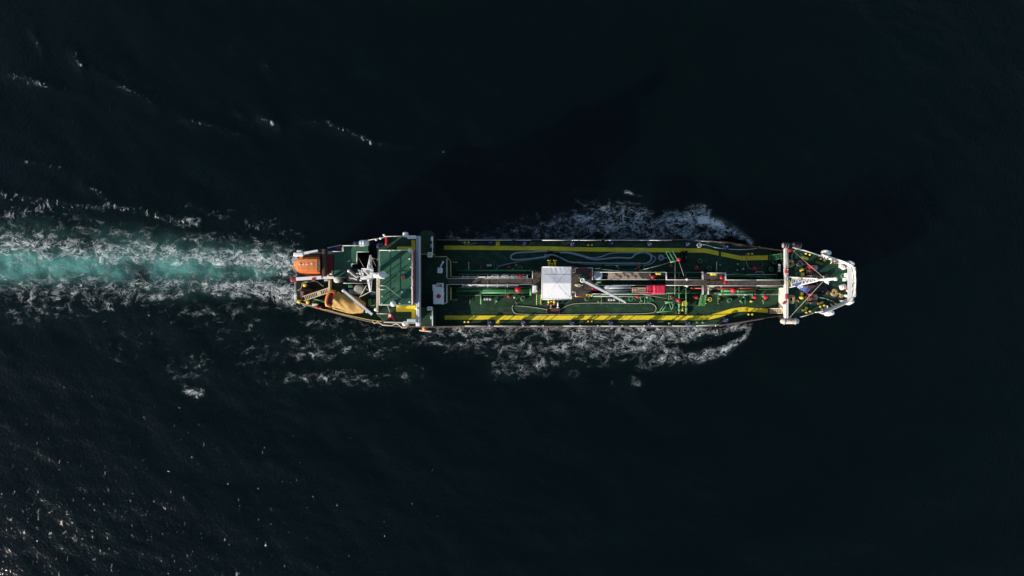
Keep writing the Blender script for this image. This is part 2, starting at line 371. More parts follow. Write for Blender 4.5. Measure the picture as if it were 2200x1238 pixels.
def sea_material():
    m, n, l, b = new_mat('sea_water')
    def N(t, **kw):
        q = n.new(t)
        for k, v in kw.items(): setattr(q, k, v)
        return q
    def link(src, dst):
        if isinstance(src, (int, float)): dst.default_value = src
        else: l.new(src, dst)
    def math_(op, a, b_=None, c=None, clamp=False):
        q = N('ShaderNodeMath', operation=op, use_clamp=clamp)
        for i, v in enumerate((a, b_, c)):
            if v is not None: link(v, q.inputs[i])
        return q.outputs[0]
    def rng(v, a, b_, c=0.0, d=1.0, smooth=True):
        q = N('ShaderNodeMapRange', interpolation_type='SMOOTHSTEP' if smooth else 'LINEAR')
        link(v, q.inputs[0]); link(a, q.inputs[1]); link(b_, q.inputs[2]); link(c, q.inputs[3]); link(d, q.inputs[4])
        return q.outputs[0]
    def noise(vec, s, det=4, ro=0.6, dist=0.0):
        q = N('ShaderNodeTexNoise'); l.new(vec, q.inputs['Vector']); q.inputs['Scale'].default_value = s
        q.inputs['Detail'].default_value = det; q.inputs['Roughness'].default_value = ro; q.inputs['Distortion'].default_value = dist
        return q
    def attr(nm):
        q = N('ShaderNodeAttribute', attribute_name=nm); return q.outputs['Fac']
    def vm(op, a, b_=None, sc_=None):
        q = N('ShaderNodeVectorMath', operation=op); l.new(a, q.inputs[0])
        if b_ is not None:
            if isinstance(b_, tuple): q.inputs[1].default_value = b_
            else: l.new(b_, q.inputs[1])
        if sc_ is not None: q.inputs['Scale'].default_value = sc_
        return q.outputs[0]
    pos = N('ShaderNodeNewGeometry').outputs['Position']
    flat = vm('MULTIPLY', pos, (1, 1, 0)); strm = vm('MULTIPLY', pos, (0.72, 1, 0))
    def warp(v, s, amt, det=3):
        w = noise(v, s, det).outputs['Color']
        return vm('ADD', v, vm('SCALE', vm('SUBTRACT', w, (0.5, 0.5, 0.5)), sc_=amt))
    w1 = warp(strm, 0.30, 3.2); w2 = warp(w1, 0.9, 1.0)
    def ridge(v, s, det, k):
        return math_('SUBTRACT', 1.0, math_('MULTIPLY', math_('ABSOLUTE', math_('SUBTRACT', noise(v, s, det, 0.55).outputs[0], 0.5)), k))
    r1 = ridge(w2, 0.5, 4, 16.0); r2 = ridge(w2, 1.45, 3, 13.0)
    vor = N('ShaderNodeTexVoronoi', feature='DISTANCE_TO_EDGE'); l.new(w2, vor.inputs['Vector']); vor.inputs['Scale'].default_value = 0.7
    lace = math_('SUBTRACT', 1.0, math_('MULTIPLY', vor.outputs['Distance'], 5.5))
    vor2 = N('ShaderNodeTexVoronoi', feature='DISTANCE_TO_EDGE'); l.new(w2, vor2.inputs['Vector']); vor2.inputs['Scale'].default_value = 1.7
    lace2 = math_('SUBTRACT', 1.0, math_('MULTIPLY', vor2.outputs['Distance'], 4.6))
    cloud = noise(w1, 0.45, 5, 0.6).outputs[0]; fine = noise(w2, 3.2, 4, 0.7).outputs[0]
    lines = math_('MAXIMUM', math_('MAXIMUM', r1, math_('MULTIPLY', r2, 0.95)), math_('MAXIMUM', math_('MULTIPLY', lace, 0.9), math_('MULTIPLY', lace2, 0.8)))
    fil = rng(math_('ADD', lines, math_('MULTIPLY', math_('SUBTRACT', fine, 0.5), 0.9)), 0.48, 1.05)
    clump = noise(w1, 0.95, 5, 0.65).outputs[0]
    dens = attr('foam')
    ma = rng(dens, 0.0, 1.0, 0.74, 0.12, smooth=False)
    mask = rng(clump, ma, math_('ADD', ma, 0.34))
    mb_ = rng(dens, 0.6, 1.0, 0.72, 0.36, smooth=False)
    dense = math_('MULTIPLY', rng(math_('ADD', math_('MULTIPLY', fine, 0.5), math_('MULTIPLY', clump, 0.5)), mb_, math_('ADD', mb_, 0.16)), rng(dens, 0.5, 0.75))
    foam = math_('MAXIMUM', math_('MULTIPLY', fil, mask), dense)
    foam = math_('MULTIPLY', math_('MULTIPLY', foam, rng(dens, 0.02, 0.12)), rng(dens, 0.25, 0.85, 0.7, 1.0))
    # scattered flecks: foam, plus painted sun glints bottom left
    st = N('ShaderNodeMapping'); l.new(warp(flat, 0.35, 1.3), st.inputs['Vector']); st.inputs['Rotation'].default_value = (0, 0, rad(-26)); st.inputs['Scale'].default_value = (2.1, 0.9, 1)
    fp = noise(st.outputs[0], 0.8, 5, 0.68, 0.3).outputs[0]
    fd = attr('fleck')
    ft = rng(fd, 0.0, 1.0, 0.76, 0.53, smooth=False)
    fleck = math_('MULTIPLY', math_('MULTIPLY', rng(fp, ft, math_('ADD', ft, 0.12)), rng(fine, 0.36, 0.6)), 0.85)
    allf = math_('MAXIMUM', foam, fleck, clamp=True)
    # colours
    aer = attr('aerated')
    aern = math_('MULTIPLY', aer, rng(noise(w1, 0.8, 5, 0.6).outputs[0], 0.25, 0.7, 0.55, 1.1), clamp=True)
    big = noise(flat, 0.05, 6, 0.62).outputs[0]
    mixd = N('ShaderNodeMix', data_type='RGBA'); l.new(rng(big, 0.35, 0.65), mixd.inputs[0])
    mixd.inputs[6].default_value = (0.0007, 0.0040, 0.0034, 1); mixd.inputs[7].default_value = (0.0007, 0.0035, 0.0036, 1)
    mixa = N('ShaderNodeMix', data_type='RGBA'); l.new(aern, mixa.inputs[0]); l.new(mixd.outputs[2], mixa.inputs[6]); mixa.inputs[7].default_value = (0.085, 0.235, 0.21, 1)
    mixf = N('ShaderNodeMix', data_type='RGBA'); l.new(allf, mixf.inputs[0]); l.new(mixa.outputs[2], mixf.inputs[6]); mixf.inputs[7].default_value = (0.68, 0.73, 0.75, 1)
    l.new(mixf.outputs[2], b.inputs['Base Color'])
    link(rng(allf, 0, 1, 0.09, 0.9, smooth=False), b.inputs['Roughness'])
    b.inputs['IOR'].default_value = 1.333
    b.subsurface_method = 'RANDOM_WALK'
    link(math_('SUBTRACT', 1.0, math_('MAXIMUM', allf, math_('MULTIPLY', aern, 1.5, clamp=True), clamp=True), clamp=True), b.inputs['Subsurface Weight'])
    b.inputs['Subsurface Radius'].default_value = (1.0, 1.0, 1.0); b.inputs['Subsurface Scale'].default_value = 22.0
    # ripples and foam relief
    rp = noise(warp(flat, 0.8, 0.5), 2.1, 4, 0.6).outputs[0]
    hgt = math_('ADD', math_('MULTIPLY', rp, 0.34), math_('MULTIPLY', allf, 0.22))
    bp = N('ShaderNodeBump'); bp.inputs['Strength'].default_value = 0.45; bp.inputs['Distance'].default_value = 0.6
    l.new(hgt, bp.inputs['Height']); l.new(bp.outputs[0], b.inputs['Normal'])
    return m
build_sea()

# ------------------------------------------------------------------ the ship
ship = thing('tanker_ship', 'small green decked tanker with white bow and aft wheelhouse under way', 'ship')
def P(name, mb, m, **k): return part(name, mb, m, ship, **k)
# hull: three lofts (poop, cargo body, forecastle)
def hull_loft(mb, st, ztop):
    secs = []
    for (px, pu, pl, wf, kf) in st:      # station, upper and lower deck edge (photo px at ztop), waterline and keel width factors
        a = Q(0, px, pu, ztop); b = Q(0, px, pl, ztop); c = (a.y + b.y) / 2; h = (a.y - b.y) / 2
        x = a.x
        secs.append([(x, c + h, ztop), (x, c + h * (0.35 + 0.65 * wf), ztop * 0.45), (x, c + h * wf, 0), (x, c + h * kf, -3.2), (x, c - h * kf, -3.2), (x, c - h * wf, 0), (x, c - h * (0.35 + 0.65 * wf), ztop * 0.45), (x, c - h, ztop)])
    mb.loft(secs)
POOP = [(638, 560, 649, .55, .15), (668, 549, 658, .75, .35), (700, 537, 667, .88, .5), (750, 526, 680, .97, .7), (795, 517, 691, 1, .85), (850, 509, 701, 1, .95), (934, 508, 702, 1, 1)]
BODY = [(926, 516, 702, 1, 1), (1000, 515, 702, 1, 1), (1480, 515.5, 702, 1, .97), (1520, 518, 701, 1, .9), (1560, 523, 697, .98, .8), (1600, 529, 691, .92, .65), (1640, 535, 684, .84, .5), (1692, 543, 675, .72, .3)]
FORE = [(1686, 531, 687, .82, .3), (1716, 536, 682, .72, .2), (1750, 547, 673, .56, .12), (1785, 559, 660, .36, .08), (1810, 567, 652, .2, .04), (1824, 574, 645, .08, .02), (1831, 585, 633, .03, .01)]
mb = MB(); hull_loft(mb, POOP, PD - 0.03); hull_loft(mb, BODY, MD - 0.03); hull_loft(mb, FORE, FC - 0.03)
P('hull', mb, 'hull')
def outline(st, z, inset=0.0):
    up = [Q(0, s[0], s[1] + inset, z) for s in st]; lo = [Q(0, s[0], s[2] - inset, z) for s in st]
    return up, lo
# main deck with camber
up, lo = outline(BODY, MD, 0.8); mb = MB(); secs = []
for a, b in zip(up, lo):
    row = []
    for k in range(9):
        t = k / 8; y = a.y + (b.y - a.y) * t; row.append((a.x, y, MD - 0.02 + 0.22 * (1 - (2 * t - 1) ** 2)))
    secs.append(row)
mb.loft(secs, closed=False); P('main_deck', mb, 'deck')
def camber(p):
    """height of the main deck surface under a point"""
    t = max(0, min(1, (p.y + 5.5) / 12.3)); return MD - 0.02 + 0.22 * (1 - (2 * t - 1) ** 2)
def D(r, x, y, dz=0.0):
    p = Q(r, x, y, MD + 0.1); p.z = camber(p) + dz; return p
up, lo = outline(POOP, PD, 0.6); mb = MB(); mb.prism(up + lo[::-1], PD - 0.05, PD); P('poop_deck', mb, 'dark')
up, lo = outline(FORE, FC, 0.6); mb = MB(); mb.prism(up + lo[::-1], FC - 0.05, FC); P('forecastle_deck', mb, 'fdeck')
# forecastle break bulkhead
a, b = Q(0, 1685, 532, FC), Q(0, 1685, 686, FC); mb = MB(); mb.box((a.x, (a.y + b.y) / 2, (FC + MD) / 2), (0.12, a.y - b.y, FC - MD - 0.1)); P('forecastle_bulkhead', mb, 'dark')
# rubbing bars along the sheer
for side, w in ((1, .16), (2, .22)):
    mb = MB(); pts = [Q(0, s[0], s[side], MD - 0.15) for s in BODY[:-1]]
    for i in range(len(pts) - 1): mb.bar(pts[i], pts[i + 1], w, 0.3)
    P('rubbing_bar', mb, 'bar')
    mb = MB(); pts = [Q(0, s[0], s[side], PD - 0.2) for s in POOP]
    for i in range(len(pts) - 1): mb.bar(pts[i], pts[i + 1], w, 0.3)
    P('rubbing_bar', mb, 'bar')

# painted walkway stripes (thin sheets that follow the camber)
def stripe(rows):
    mb = MB(); secs = []
    for r, x, y0, y1 in rows:
        a, b = D(r, x, y0, 0.012), D(r, x, y1, 0.012)
        secs.append([a, b])
    mb.loft(secs, closed=False); return P('walkway_stripe', mb, 'yellow')
stripe([(3, 182, 203, 250), (3, 780, 206, 255), (3, 1390, 212, 262), (4, 700, 225, 272), (4, 1390, 230, 278), (5, 500, 233, 282), (5, 810, 236, 285), (5, 850, 240, 290), (5, 990, 270, 320)])
stripe([(5, 1018, 278, 326), (5, 1150, 304, 352), (5, 1250, 324, 372), (6, 60, 322, 376), (6, 375, 317, 368)])
stripe([(3, 188, 1012, 1060), (3, 1390, 1012, 1062), (4, 1390, 1012, 1062), (5, 800, 1014, 1068), (5, 880, 1006, 1060), (5, 1000, 975, 1032), (5, 1130, 934, 990), (5, 1230, 918, 968), (5, 1330, 915, 962), (6, 60, 915, 960), (6, 375, 935, 982)])
stripe([(3, 782, 152, 203), (3, 826, 150, 203)]); stripe([(3, 780, 1062, 1114), (3, 822, 1062, 1114)])

# --- railings: rails are one part per run, every stanchion a sub-part
def stanchion_mesh(h):
    return shared('stanchion_%.2f' % h, lambda: MB().cyl((0, 0, 0), 0.035, h, 6), 'rail')
def railing(pts, h=1.05, rails=2, step=1.8, r=0.036, m='rail', closed=False, posts=True):
    pts = [Vector(p) for p in pts]
    if closed: pts.append(pts[0])
    mb = MB()
    for k in range(rails):
        dz = Vector((0, 0, h * (k + 1) / rails))
        for i in range(len(pts) - 1): mb.tube([pts[i] + dz, pts[i + 1] + dz], r * (1.0 if k == rails - 1 else 0.75), 6)
    o = P('railing', mb, m)
    if posts:
        me = stanchion_mesh(h)
        for i in range(len(pts) - 1):
            n = max(1, round((pts[i + 1] - pts[i]).length / step))
            for j in range(n + (1 if i == len(pts) - 2 and not closed else 0)):
                p = pts[i].lerp(pts[i + 1], j / n); obj('stanchion', me, o, p)
    return o

# --- bulwarks and rails along the cargo deck edge
for y, segs in ((1, [(985, 1100), (1108, 1140), (1165, 1225), (1228, 1290), (1300, 1440), (1492, 1520)]), (2, [(1000, 1050), (1062, 1108), (1140, 1165), (1210, 1285), (1290, 1345), (1352, 1440), (1446, 1540)])):
    for (xa, xb) in segs:
        def edge(x):
            for s, t in zip(BODY, BODY[1:]):
                if s[0] <= x <= t[0]:
                    f = (x - s[0]) / (t[0] - s[0]); q = s[y] + (t[y] - s[y]) * f
                    return Q(0, x, q + (2.0 if y == 1 else -2.0), MD)
        n = max(1, int((xb - xa) / 40))
        railing([edge(xa + (xb - xa) * i / n) for i in range(n + 1)], h=0.95, step=2.4)
def wall(pts_bottom, h0, h1, t, m, name='bulwark', flare=0.0):
    """plate that stands on a polyline; heights run from h0 to h1"""
    pts = [Vector(p) for p in pts_bottom]; mb = MB(); n = len(pts); secs = []
    for i, p in enumerate(pts):
        d = pts[min(i + 1, n - 1)] - pts[max(i - 1, 0)]; d.z = 0; d.normalize(); nr = Vector((d.y, -d.x, 0))
        h = h0 + (h1 - h0) * i / max(1, n - 1)
        o = nr * flare
        secs.append([p - nr * t / 2, p + nr * t / 2, p + nr * t / 2 + o + Vector((0, 0, h)), p - nr * t / 2 + o + Vector((0, 0, h))])
    mb.loft(secs); return P(name, mb, m)
for s in (1, 2):   # tall bulwarks that step down from the accommodation
    y = (518, 699.5)[s - 1]
    wall([Q(0, x, y, MD - 0.02) for x in (933, 950, 968, 985)], 2.3, 0.9, 0.1, 'hull')
    wall([Q(0, x, (519, 698)[s - 1] + (0, 7, 15, 22)[i] * (1 if s == 1 else -1), MD - 0.02) for i, x in enumerate((1545, 1590, 1635, 1682))], 0.4, 1.9, 0.1, 'hull')
    wall([Q(0, x, y, MD - 0.02) for x in (985, 1100, 1300, 1480)], 0.22, 0.22, 0.08, 'dark', 'gutter_bar')

for r, x0, x1, h in ((3, 560, 640, .7), (3, 706, 716, 1.1), (3, 840, 850, 1.0), (3, 1092, 1102, 1.2), (3, 1240, 1280, .6), (4, 50, 60, 1.0), (4, 138, 148, 1.2), (4, 440, 490, .65), (4, 564, 574, 1.2), (4, 640, 680, .6), (4, 766, 776, 1.1), (4, 860, 920, .65), (4, 1046, 1056, 1.1), (4, 1295, 1305, 1.2),
                     (5, 90, 170, .65), (5, 218, 228, 1.2), (5, 300, 370, .65), (5, 446, 456, 1.1), (5, 645, 655, 1.0), (5, 718, 728, 1.2), (5, 935, 945, 1.0)):
    a, b = Q(r, x0, 1126, MD), Q(r, x1, 1126, MD); P('bulwark_panel', MB().box(((a.x + b.x) / 2, a.y, MD + h * .4 - .03), (b.x - a.x, .07, h * .8)), 'hull')
    if x1 - x0 < 30: P('rail_knob', MB().lathe((a.x + .05, a.y, MD + h * .8 - .05), [(.06, 0), (.1, .05), (.09, .14), (.03, .18)], 10), 'white')
for y in (566, 666):
    o = P('vapour_pipe', MB().tube([Q(3, 392, y, CW + .15), Q(3, 1148 if y < 600 else 1040, y, CW + .15)], .07, 8), 'rail')
    for x in (400, 455, 573, 687, 800, 915, 1145):
        if y < 600 or x < 1000: part('pipe_bracket', MB().box(Q(3, x, y, CW + .12), (.09, .46, .1)).box(Q(3, x, y, (CW + MD) / 2), (.08, .1, CW - MD)), 'rail', o)

# --- deck fittings shared by many
def m_post(): return MB().lathe((0, 0, 0), [(.10, 0), (.10, .34), (.145, .38), (.145, .44), (.09, .47)], 12)
def bollard(p, rz=0.0, gap=0.53):
    b = obj('bollard', shared('bollard_base', lambda: MB().box((0, 0, .03), (1.0, .42, .06), bevel=.02), 'black'), ship, p, rz)
    for s in (-1, 1): obj('bollard_post', shared('bollard_post', m_post, 'yellow2'), b, (s * gap / 2, 0, .06))
    return b
for r, x, y in ((3, 447, 170), (3, 446, 1083), (4, 684, 200), (4, 684, 1075), (5, 1345, 300), (5, 1347, 998)): bollard(D(r, x, y))
for x, y, a in ((825, 304, -16), (991, 369, -24), (1122, 394, -28), (991, 902, 18), (1121, 887, 26), (829, 970, 18)): bollard(Q(6, x, y, FC), rad(a), 0.56)
def m_vent(): return MB().lathe((0, 0, 0), [(.26, 0), (.26, .2), (.34, .24), (.36, .34), (.30, .42), (.14, .46)], 14)
def m_vbase(): return MB().box((0, 0, .08), (.78, .72, .5), bevel=.05)
for r, x, y in ((3, 718, 172), (3, 1110, 180), (3, 717, 1090), (3, 1105, 1088), (4, 485, 185), (4, 930, 185), (4, 1375, 190), (4, 483, 1098), (4, 927, 1098), (5, 190, 190), (5, 630, 190), (5, 1070, 222), (5, 190, 1105), (5, 632, 1100), (5, 1070, 1060)):
    v = obj('tank_vent', shared('tank_vent', m_vent, 'blue'), ship, D(r, x, y, .3))
    obj('vent_base', shared('vent_base', m_vbase, 'blue'), v, (0, 0, -.3)); obj('vent_plug', shared('vent_plug', lambda: MB().cyl((.05, .05, .42), .05, .09, 8), 'pale'), v)
def m_valve():
    mb = MB().lathe((0, 0, 0), [(.14, 0), (.14, .5), (.24, .52), (.24, .6), (.17, .64), (.19, .84), (.3, .88), (.3, .96), (.12, 1.02)], 12).box((.24, .06, .66), (.36, .26, .28), rz=.3, bevel=.05)
    mb.tube([(-.2 + .2 * math.cos(t), -.22 + .2 * math.sin(t), .78) for t in [k * .6283 for k in range(10)]], .04, 5, closed=True); return mb.tube([(-.2, -.22, .4), (-.2, -.22, .8)], .04, 6)
def m_stem(): return MB().box((0, 0, .18), (.5, .5, .36), bevel=.04).cyl((.34, 0, 0), .09, .7, 8).bar((.34, 0, .66), (0, 0, .66), .1, .1)
def valve(p, k=1.0, rz=0.0, m='red'):
    v = obj('pressure_valve', shared('pressure_valve_' + m, m_valve, m), ship, p, rz); v.scale = (k * .72, k * .72, k * .75)
    obj('valve_base', shared('valve_base', m_stem, 'green'), v); return v
for i, (r, x, y, k) in enumerate(((3, 930, 455, .8), (3, 930, 790, .9), (3, 1230, 505, 1), (3, 612, 460, .7), (4, 485, 455, .85), (4, 487, 785, .95), (4, 1235, 465, 1), (4, 1230, 793, 1.1), (5, 722, 465, 1.15), (5, 720, 800, 1.15), (5, 45, 795, .0), (5, 1390, 475, 1.15), (5, 1388, 800, 1.15), (6, 330, 800, 1.15), (5, 425, 440, 1), (5, 437, 793, 1))):
    if k: valve(D(r, x, y), k, i * 1.3)
def big_vent(p, rr, h):
    v = P('mushroom_vent', MB().lathe((0, 0, 0), [(rr * .45, 0), (rr * .45, h * .7), (rr, h * .74), (rr * .98, h * .86), (rr * .7, h * .97), (rr * .25, h)], 18), 'red', loc=p)
    part('vent_neck', MB().lathe((0, 0, 0), [(rr * .55, 0), (rr * .55, .12), (rr * .5, .2)], 14), 'green', v); return v
big_vent(D(3, 1038, 712), .46, 2.4); big_vent(D(5, 1120, 718), .42, 2.0)

# --- pipework on the main deck
def pipe(r, pts, rad_, m, dz=0.45, name='cargo_pipe', sm=False, deck=True, flanges=True):
    path = [D(r, x, y, dz) for x, y in pts]
    if sm: path = smooth_path(path, 5)
    o = P(name, MB().tube(path, rad_, 10), m)
    if flanges:
        fm = shared('flange_%.2f_%s' % (rad_, m), lambda: MB().lathe((0, 0, -.05), [(rad_ * 1.45, 0), (rad_ * 1.45, .1)], 12), m)
        for a, b in zip(path, path[1:]):
            L = (b - a).length
            for k in range(1, int(L / 4) + 1):
                p = a.lerp(b, k / (int(L / 4) + 1)); f = obj('flange', fm, o, p); f.rotation_euler = (b - a).to_track_quat('Z', 'Y').to_euler()
    # saddles that carry the pipe
    for a, b in zip(path, path[1:]):
        n = max(1, int((b - a).length / 6))
        if flanges:
            for k in range(n):
                p = a.lerp(b, (k + .5) / n); obj('pipe_saddle', shared('saddle_%.2f' % dz, lambda: MB().box((0, 0, -dz / 2), (.16, .4, dz)), 'green'), o, p)
    return o
pipe(3, [(330, 717), (1183, 715)], .26, 'green', .55); pipe(3, [(612, 748), (1183, 744)], .13, 'green2', .45)
pipe(3, [(612, 748), (612, 882)], .13, 'green2', .46); pipe(3, [(1184, 695), (1184, 780)], .15, 'green2', .8)
pipe(3, [(280, 690), (800, 694)], .06, 'green2', .9, flanges=False); pipe(3, [(330, 500), (1190, 498)], .2, 'green', .5)
pipe(4, [(740, 625), (1390, 628)], .11, 'green', .7); pipe(4, [(740, 648), (1390, 650)], .08, 'green', .7)
pipe(5, [(375, 752), (790, 750)], .1, 'green', .5); pipe(5, [(850, 752), (1399, 752)], .12, 'green', .5); pipe(5, [(1000, 722), (1399, 722)], .24, 'green', .55)
pipe(6, [(0, 726), (135, 726)], .24, 'green', .55); pipe(6, [(0, 752), (180, 752), (181, 790)], .1, 'green2', .5)
pipe(5, [(640, 696), (1399, 696)], .09, 'red', 1.3, 'fire_main', flanges=False); pipe(6, [(0, 697), (190, 697)], .09, 'red', 1.3, 'fire_main', flanges=False)
pipe(5, [(1012, 680), (1010, 745)], .1, 'green2', .75, flanges=False); pipe(5, [(395, 580), (740, 578)], .07, 'steel', 1.1, flanges=False); pipe(5, [(380, 520), (780, 518)], .1, 'green', .6)
pipe(6, [(0, 545), (260, 570), (480, 600)], .08, 'green', .5, sm=True); pipe(6, [(215, 520), (240, 508), (300, 510), (320, 545)], .08, 'hose', .35, sm=True, flanges=False)
pipe(6, [(460, 505), (458, 580)], .07, 'green', .5, flanges=False); pipe(5, [(1130, 520), (1399, 560)], .08, 'green', .5, flanges=False)
for y, m, r_ in ((520, 'green', .07), (535, 'rail', .04), (548, 'green', .06), (682, 'rail', .04), (778, 'green', .05)):
    pipe(3, [(350, y), (1180, y + 2)], r_, m, .4, flanges=False)
for y, m, r_ in ((488, 'green', .06), (505, 'rail', .04), (780, 'green', .05), (792, 'rail', .035)):
    pipe(4, [(720, y), (1390, y)], r_, m, .4, flanges=False)
for y, m, r_ in ((560, 'green', .06), (540, 'rail', .04), (680, 'rail', .04), (708, 'green', .07), (768, 'rail', .035), (780, 'green', .05)):
    pipe(5, [(870, y), (1399, y)], r_, m, .45, flanges=False); pipe(6, [(0, y), (480, y)], r_, m, .45, flanges=False)
for r, x in ((3, 470), (3, 760), (3, 1010), (4, 800), (4, 1010), (4, 1300), (5, 70), (5, 960), (5, 1240), (6, 90), (6, 300)):
    pipe(r, [(x, 395), (x, 500)], .045, random.choice(('green', 'rail', 'green2')), .25, 'branch_pipe', flanges=False); pipe(r, [(x + 15, 775), (x + 15, 880)], .045, random.choice(('green', 'green2')), .25, 'branch_pipe', flanges=False)
    for y in (430, 480, 800, 850):
        p = D(r, x + random.uniform(-45, 45), y + random.uniform(-15, 15)); P('deck_fitting', MB().lathe(p, [(.1, 0), (.1, .25), (.17, .28), (.17, .36), (.06, .4)], 10), random.choice(('grey', 'green2', 'olive', 'rustb', 'deck2')))
# cross-over manifolds
def manifold(r, xs, y0, y1, m, z=.7, rr=.16, endm=None):
    for x in xs:
        o = P('manifold_pipe', MB().tube([D(r, x, y0, z), D(r, x, y1, z)], rr, 10), m)
        a, b = D(r, x, y1, z), D(r, x, y0, z); d = (a - b).normalized()
        part('manifold_flange', MB().tube([a - d * .06, a + d * .1], rr * 1.7, 12), endm or m, o)
        part('manifold_stand', MB().box(((a.x + b.x) / 2, (a.y + b.y) / 2, (a.z + MD) / 2), (.12, .3, a.z - MD)), 'green', o)
manifold(4, (209, 277), 452, 382, 'yellow2', 1.1); manifold(4, (243,), 452, 418, 'yellow2', .9, .2)
manifold(4, (206, 270), 826, 880, 'yellow2', 1.1, endm='red'); manifold(4, (237,), 826, 846, 'yellow2', .9, .2); manifold(4, (234,), 846, 920, 'green2', .7, .12); manifold(4, (313,), 826, 915, 'pale', .6, .12)
manifold(5, (517, 597), 640, 980, 'green2', .9, .1); manifold(5, (557,), 850, 950, 'yellow2', .8, .1); manifold(5, (555, 600), 400, 275, 'dark', .8, .14); manifold(5, (517, 590), 590, 520, 'green', .9, .08)
for r, x, y in ((5, 517, 880), (5, 517, 940), (5, 597, 880), (5, 597, 930)):
    P('gate_valve', MB().box(D(r, x, y, .9), (.34, .34, .5), bevel=.08).cyl(D(r, x, y, 1.1), .05, .35, 8), 'green2')
o = P('hand_wheel', MB().tube([D(5, 570, 868, 1.5) + Vector((.3 * math.cos(t * math.pi / 8), .3 * math.sin(t * math.pi / 8), 0)) for t in range(16)], .05, 6, closed=True), 'yellow2')
part('wheel_spoke', MB().bar(D(5, 556, 868, 1.5), D(5, 584, 868, 1.5), .06, .05).bar(D(5, 570, 854, 1.5), D(5, 570, 882, 1.5), .05, .06).cyl(D(5, 570, 868, .6), .05, .9, 8), 'yellow2', o)
o = P('hand_wheel', MB().tube([D(5, 868, 825, .9) + Vector((.26 * math.cos(t * math.pi / 8), .26 * math.sin(t * math.pi / 8), 0)) for t in range(16)], .05, 6, closed=True), 'yellow2')
part('wheel_spoke', MB().bar(D(5, 856, 825, .9), D(5, 880, 825, .9), .06, .05).cyl(D(5, 868, 825, 0), .06, .9, 8), 'yellow2', o)
def tray(r, x0, x1, y0, y1, h, m):
    a, b = D(r, x0, y0), D(r, x1, y1); mb = MB(); cx, cy = (a.x + b.x) / 2, (a.y + b.y) / 2; w, d = b.x - a.x, a.y - b.y; z = MD + .02
    mb.box((cx, cy, z + .12), (w, d, .24))
    for sx_ in (-1, 1): mb.box((cx + sx_ * w / 2, cy, z + h / 2 + .1), (.06, d + .06, h))
    for sy_ in (-1, 1): mb.box((cx, cy + sy_ * d / 2, z + h / 2 + .1), (w - .06, .06, h))
    return P('drip_tray', mb, m)
tray(4, 190, 330, 925, 995, .35, 'rustb'); tray(5, 495, 618, 955, 1006, .4, 'rustb'); tray(5, 490, 640, 815, 850, .5, 'rustb'); tray(5, 545, 620, 285, 400, .4, 'dark'); tray(4, 190, 330, 285, 345, .3, 'dark')
for r, x, y in ((5, 760, 385), (5, 870, 470), (3, 1095, 812), (5, 1105, 835), (4, 650, 815), (6, 400, 480), (6, 440, 395), (3, 1060, 470)):
    o = P('tank_hatch', MB().lathe((0, 0, 0), [(.42, 0), (.42, .35), (.46, .36), (.46, .44), (.15, .5)], 14), 'deck', loc=D(r, x, y))
    part('hatch_dog', MB().tube([(.3 * math.cos(t), .3 * math.sin(t), .5) for t in [k * .785 for k in range(8)]], .035, 5, closed=True), 'green2', o)
for r, pts in ((3, ((658, 822), (688, 820), (720, 822))), (4, ((905, 828), (932, 828), (963, 828))), (3, ((690, 437), (720, 435)))):
    for x, y in pts: P('sounding_pipe', MB().lathe((0, 0, 0), [(.13, 0), (.13, .4), (.2, .42), (.2, .52), (.08, .55)], 12), 'grey', loc=D(r, x, y))
# inclined green steps from the catwalk to the deck
def steps(top, bot, w, n, m, mt, name='stairway'):
    top, bot = Vector(top), Vector(bot); d = bot - top; s = Vector((d.y, -d.x, 0)).normalized() * w / 2
    o = P(name, MB().bar(top + s, bot + s, .08, .22).bar(top - s, bot - s, .08, .22), m)
    for k in range(n):
        p = top + d * ((k + .5) / n); part('tread', MB().box(p, (abs(d.x) / n * .9 if abs(d.x) > abs(d.y) else w - .1, w - .1 if abs(d.x) > abs(d.y) else abs(d.y) / n * .9, .05)), mt, o)
    return o
o = P('deck_ramp', MB().loft([[Q(5, 783, 775, CW) + Vector((0, 0, .1)), Q(5, 848, 775, CW) + Vector((0, 0, .1)), Q(5, 848, 775, CW), Q(5, 783, 775, CW)], [D(5, 748, 895, .15), D(5, 808, 900, .15), D(5, 808, 900, .02), D(5, 748, 895, .02)]]), 'green')
for (a, b) in ((785, 748), (846, 806)):
    part('ramp_rail', MB().tube([Q(5, a, 772, CW + .9), D(5, b, 897, 1.0)], .045, 6).tube([D(5, b, 897, 0), D(5, b, 897, 1.0)], .04, 6), 'green2', o)
for x, y in ((838, 800), (832, 830), (770, 878), (822, 870)): part('ramp_lamp', MB().cyl(D(5, x, y, .7), .08, .2, 8), 'yellow2', o)
steps(Q(6, 545, 958, 4.5), D(6, 388, 960, .05), S(6, 55, MD), 8, 'beige', 'ladder'); steps(Q(6, 545, 325, 4.5), D(6, 385, 345, .05), S(6, 55, MD), 8, 'green', 'green')
steps(Q(4, 95, 765, CW), D(4, 92, 880, .05), S(4, 50, MD), 7, 'yelrail', 'green')

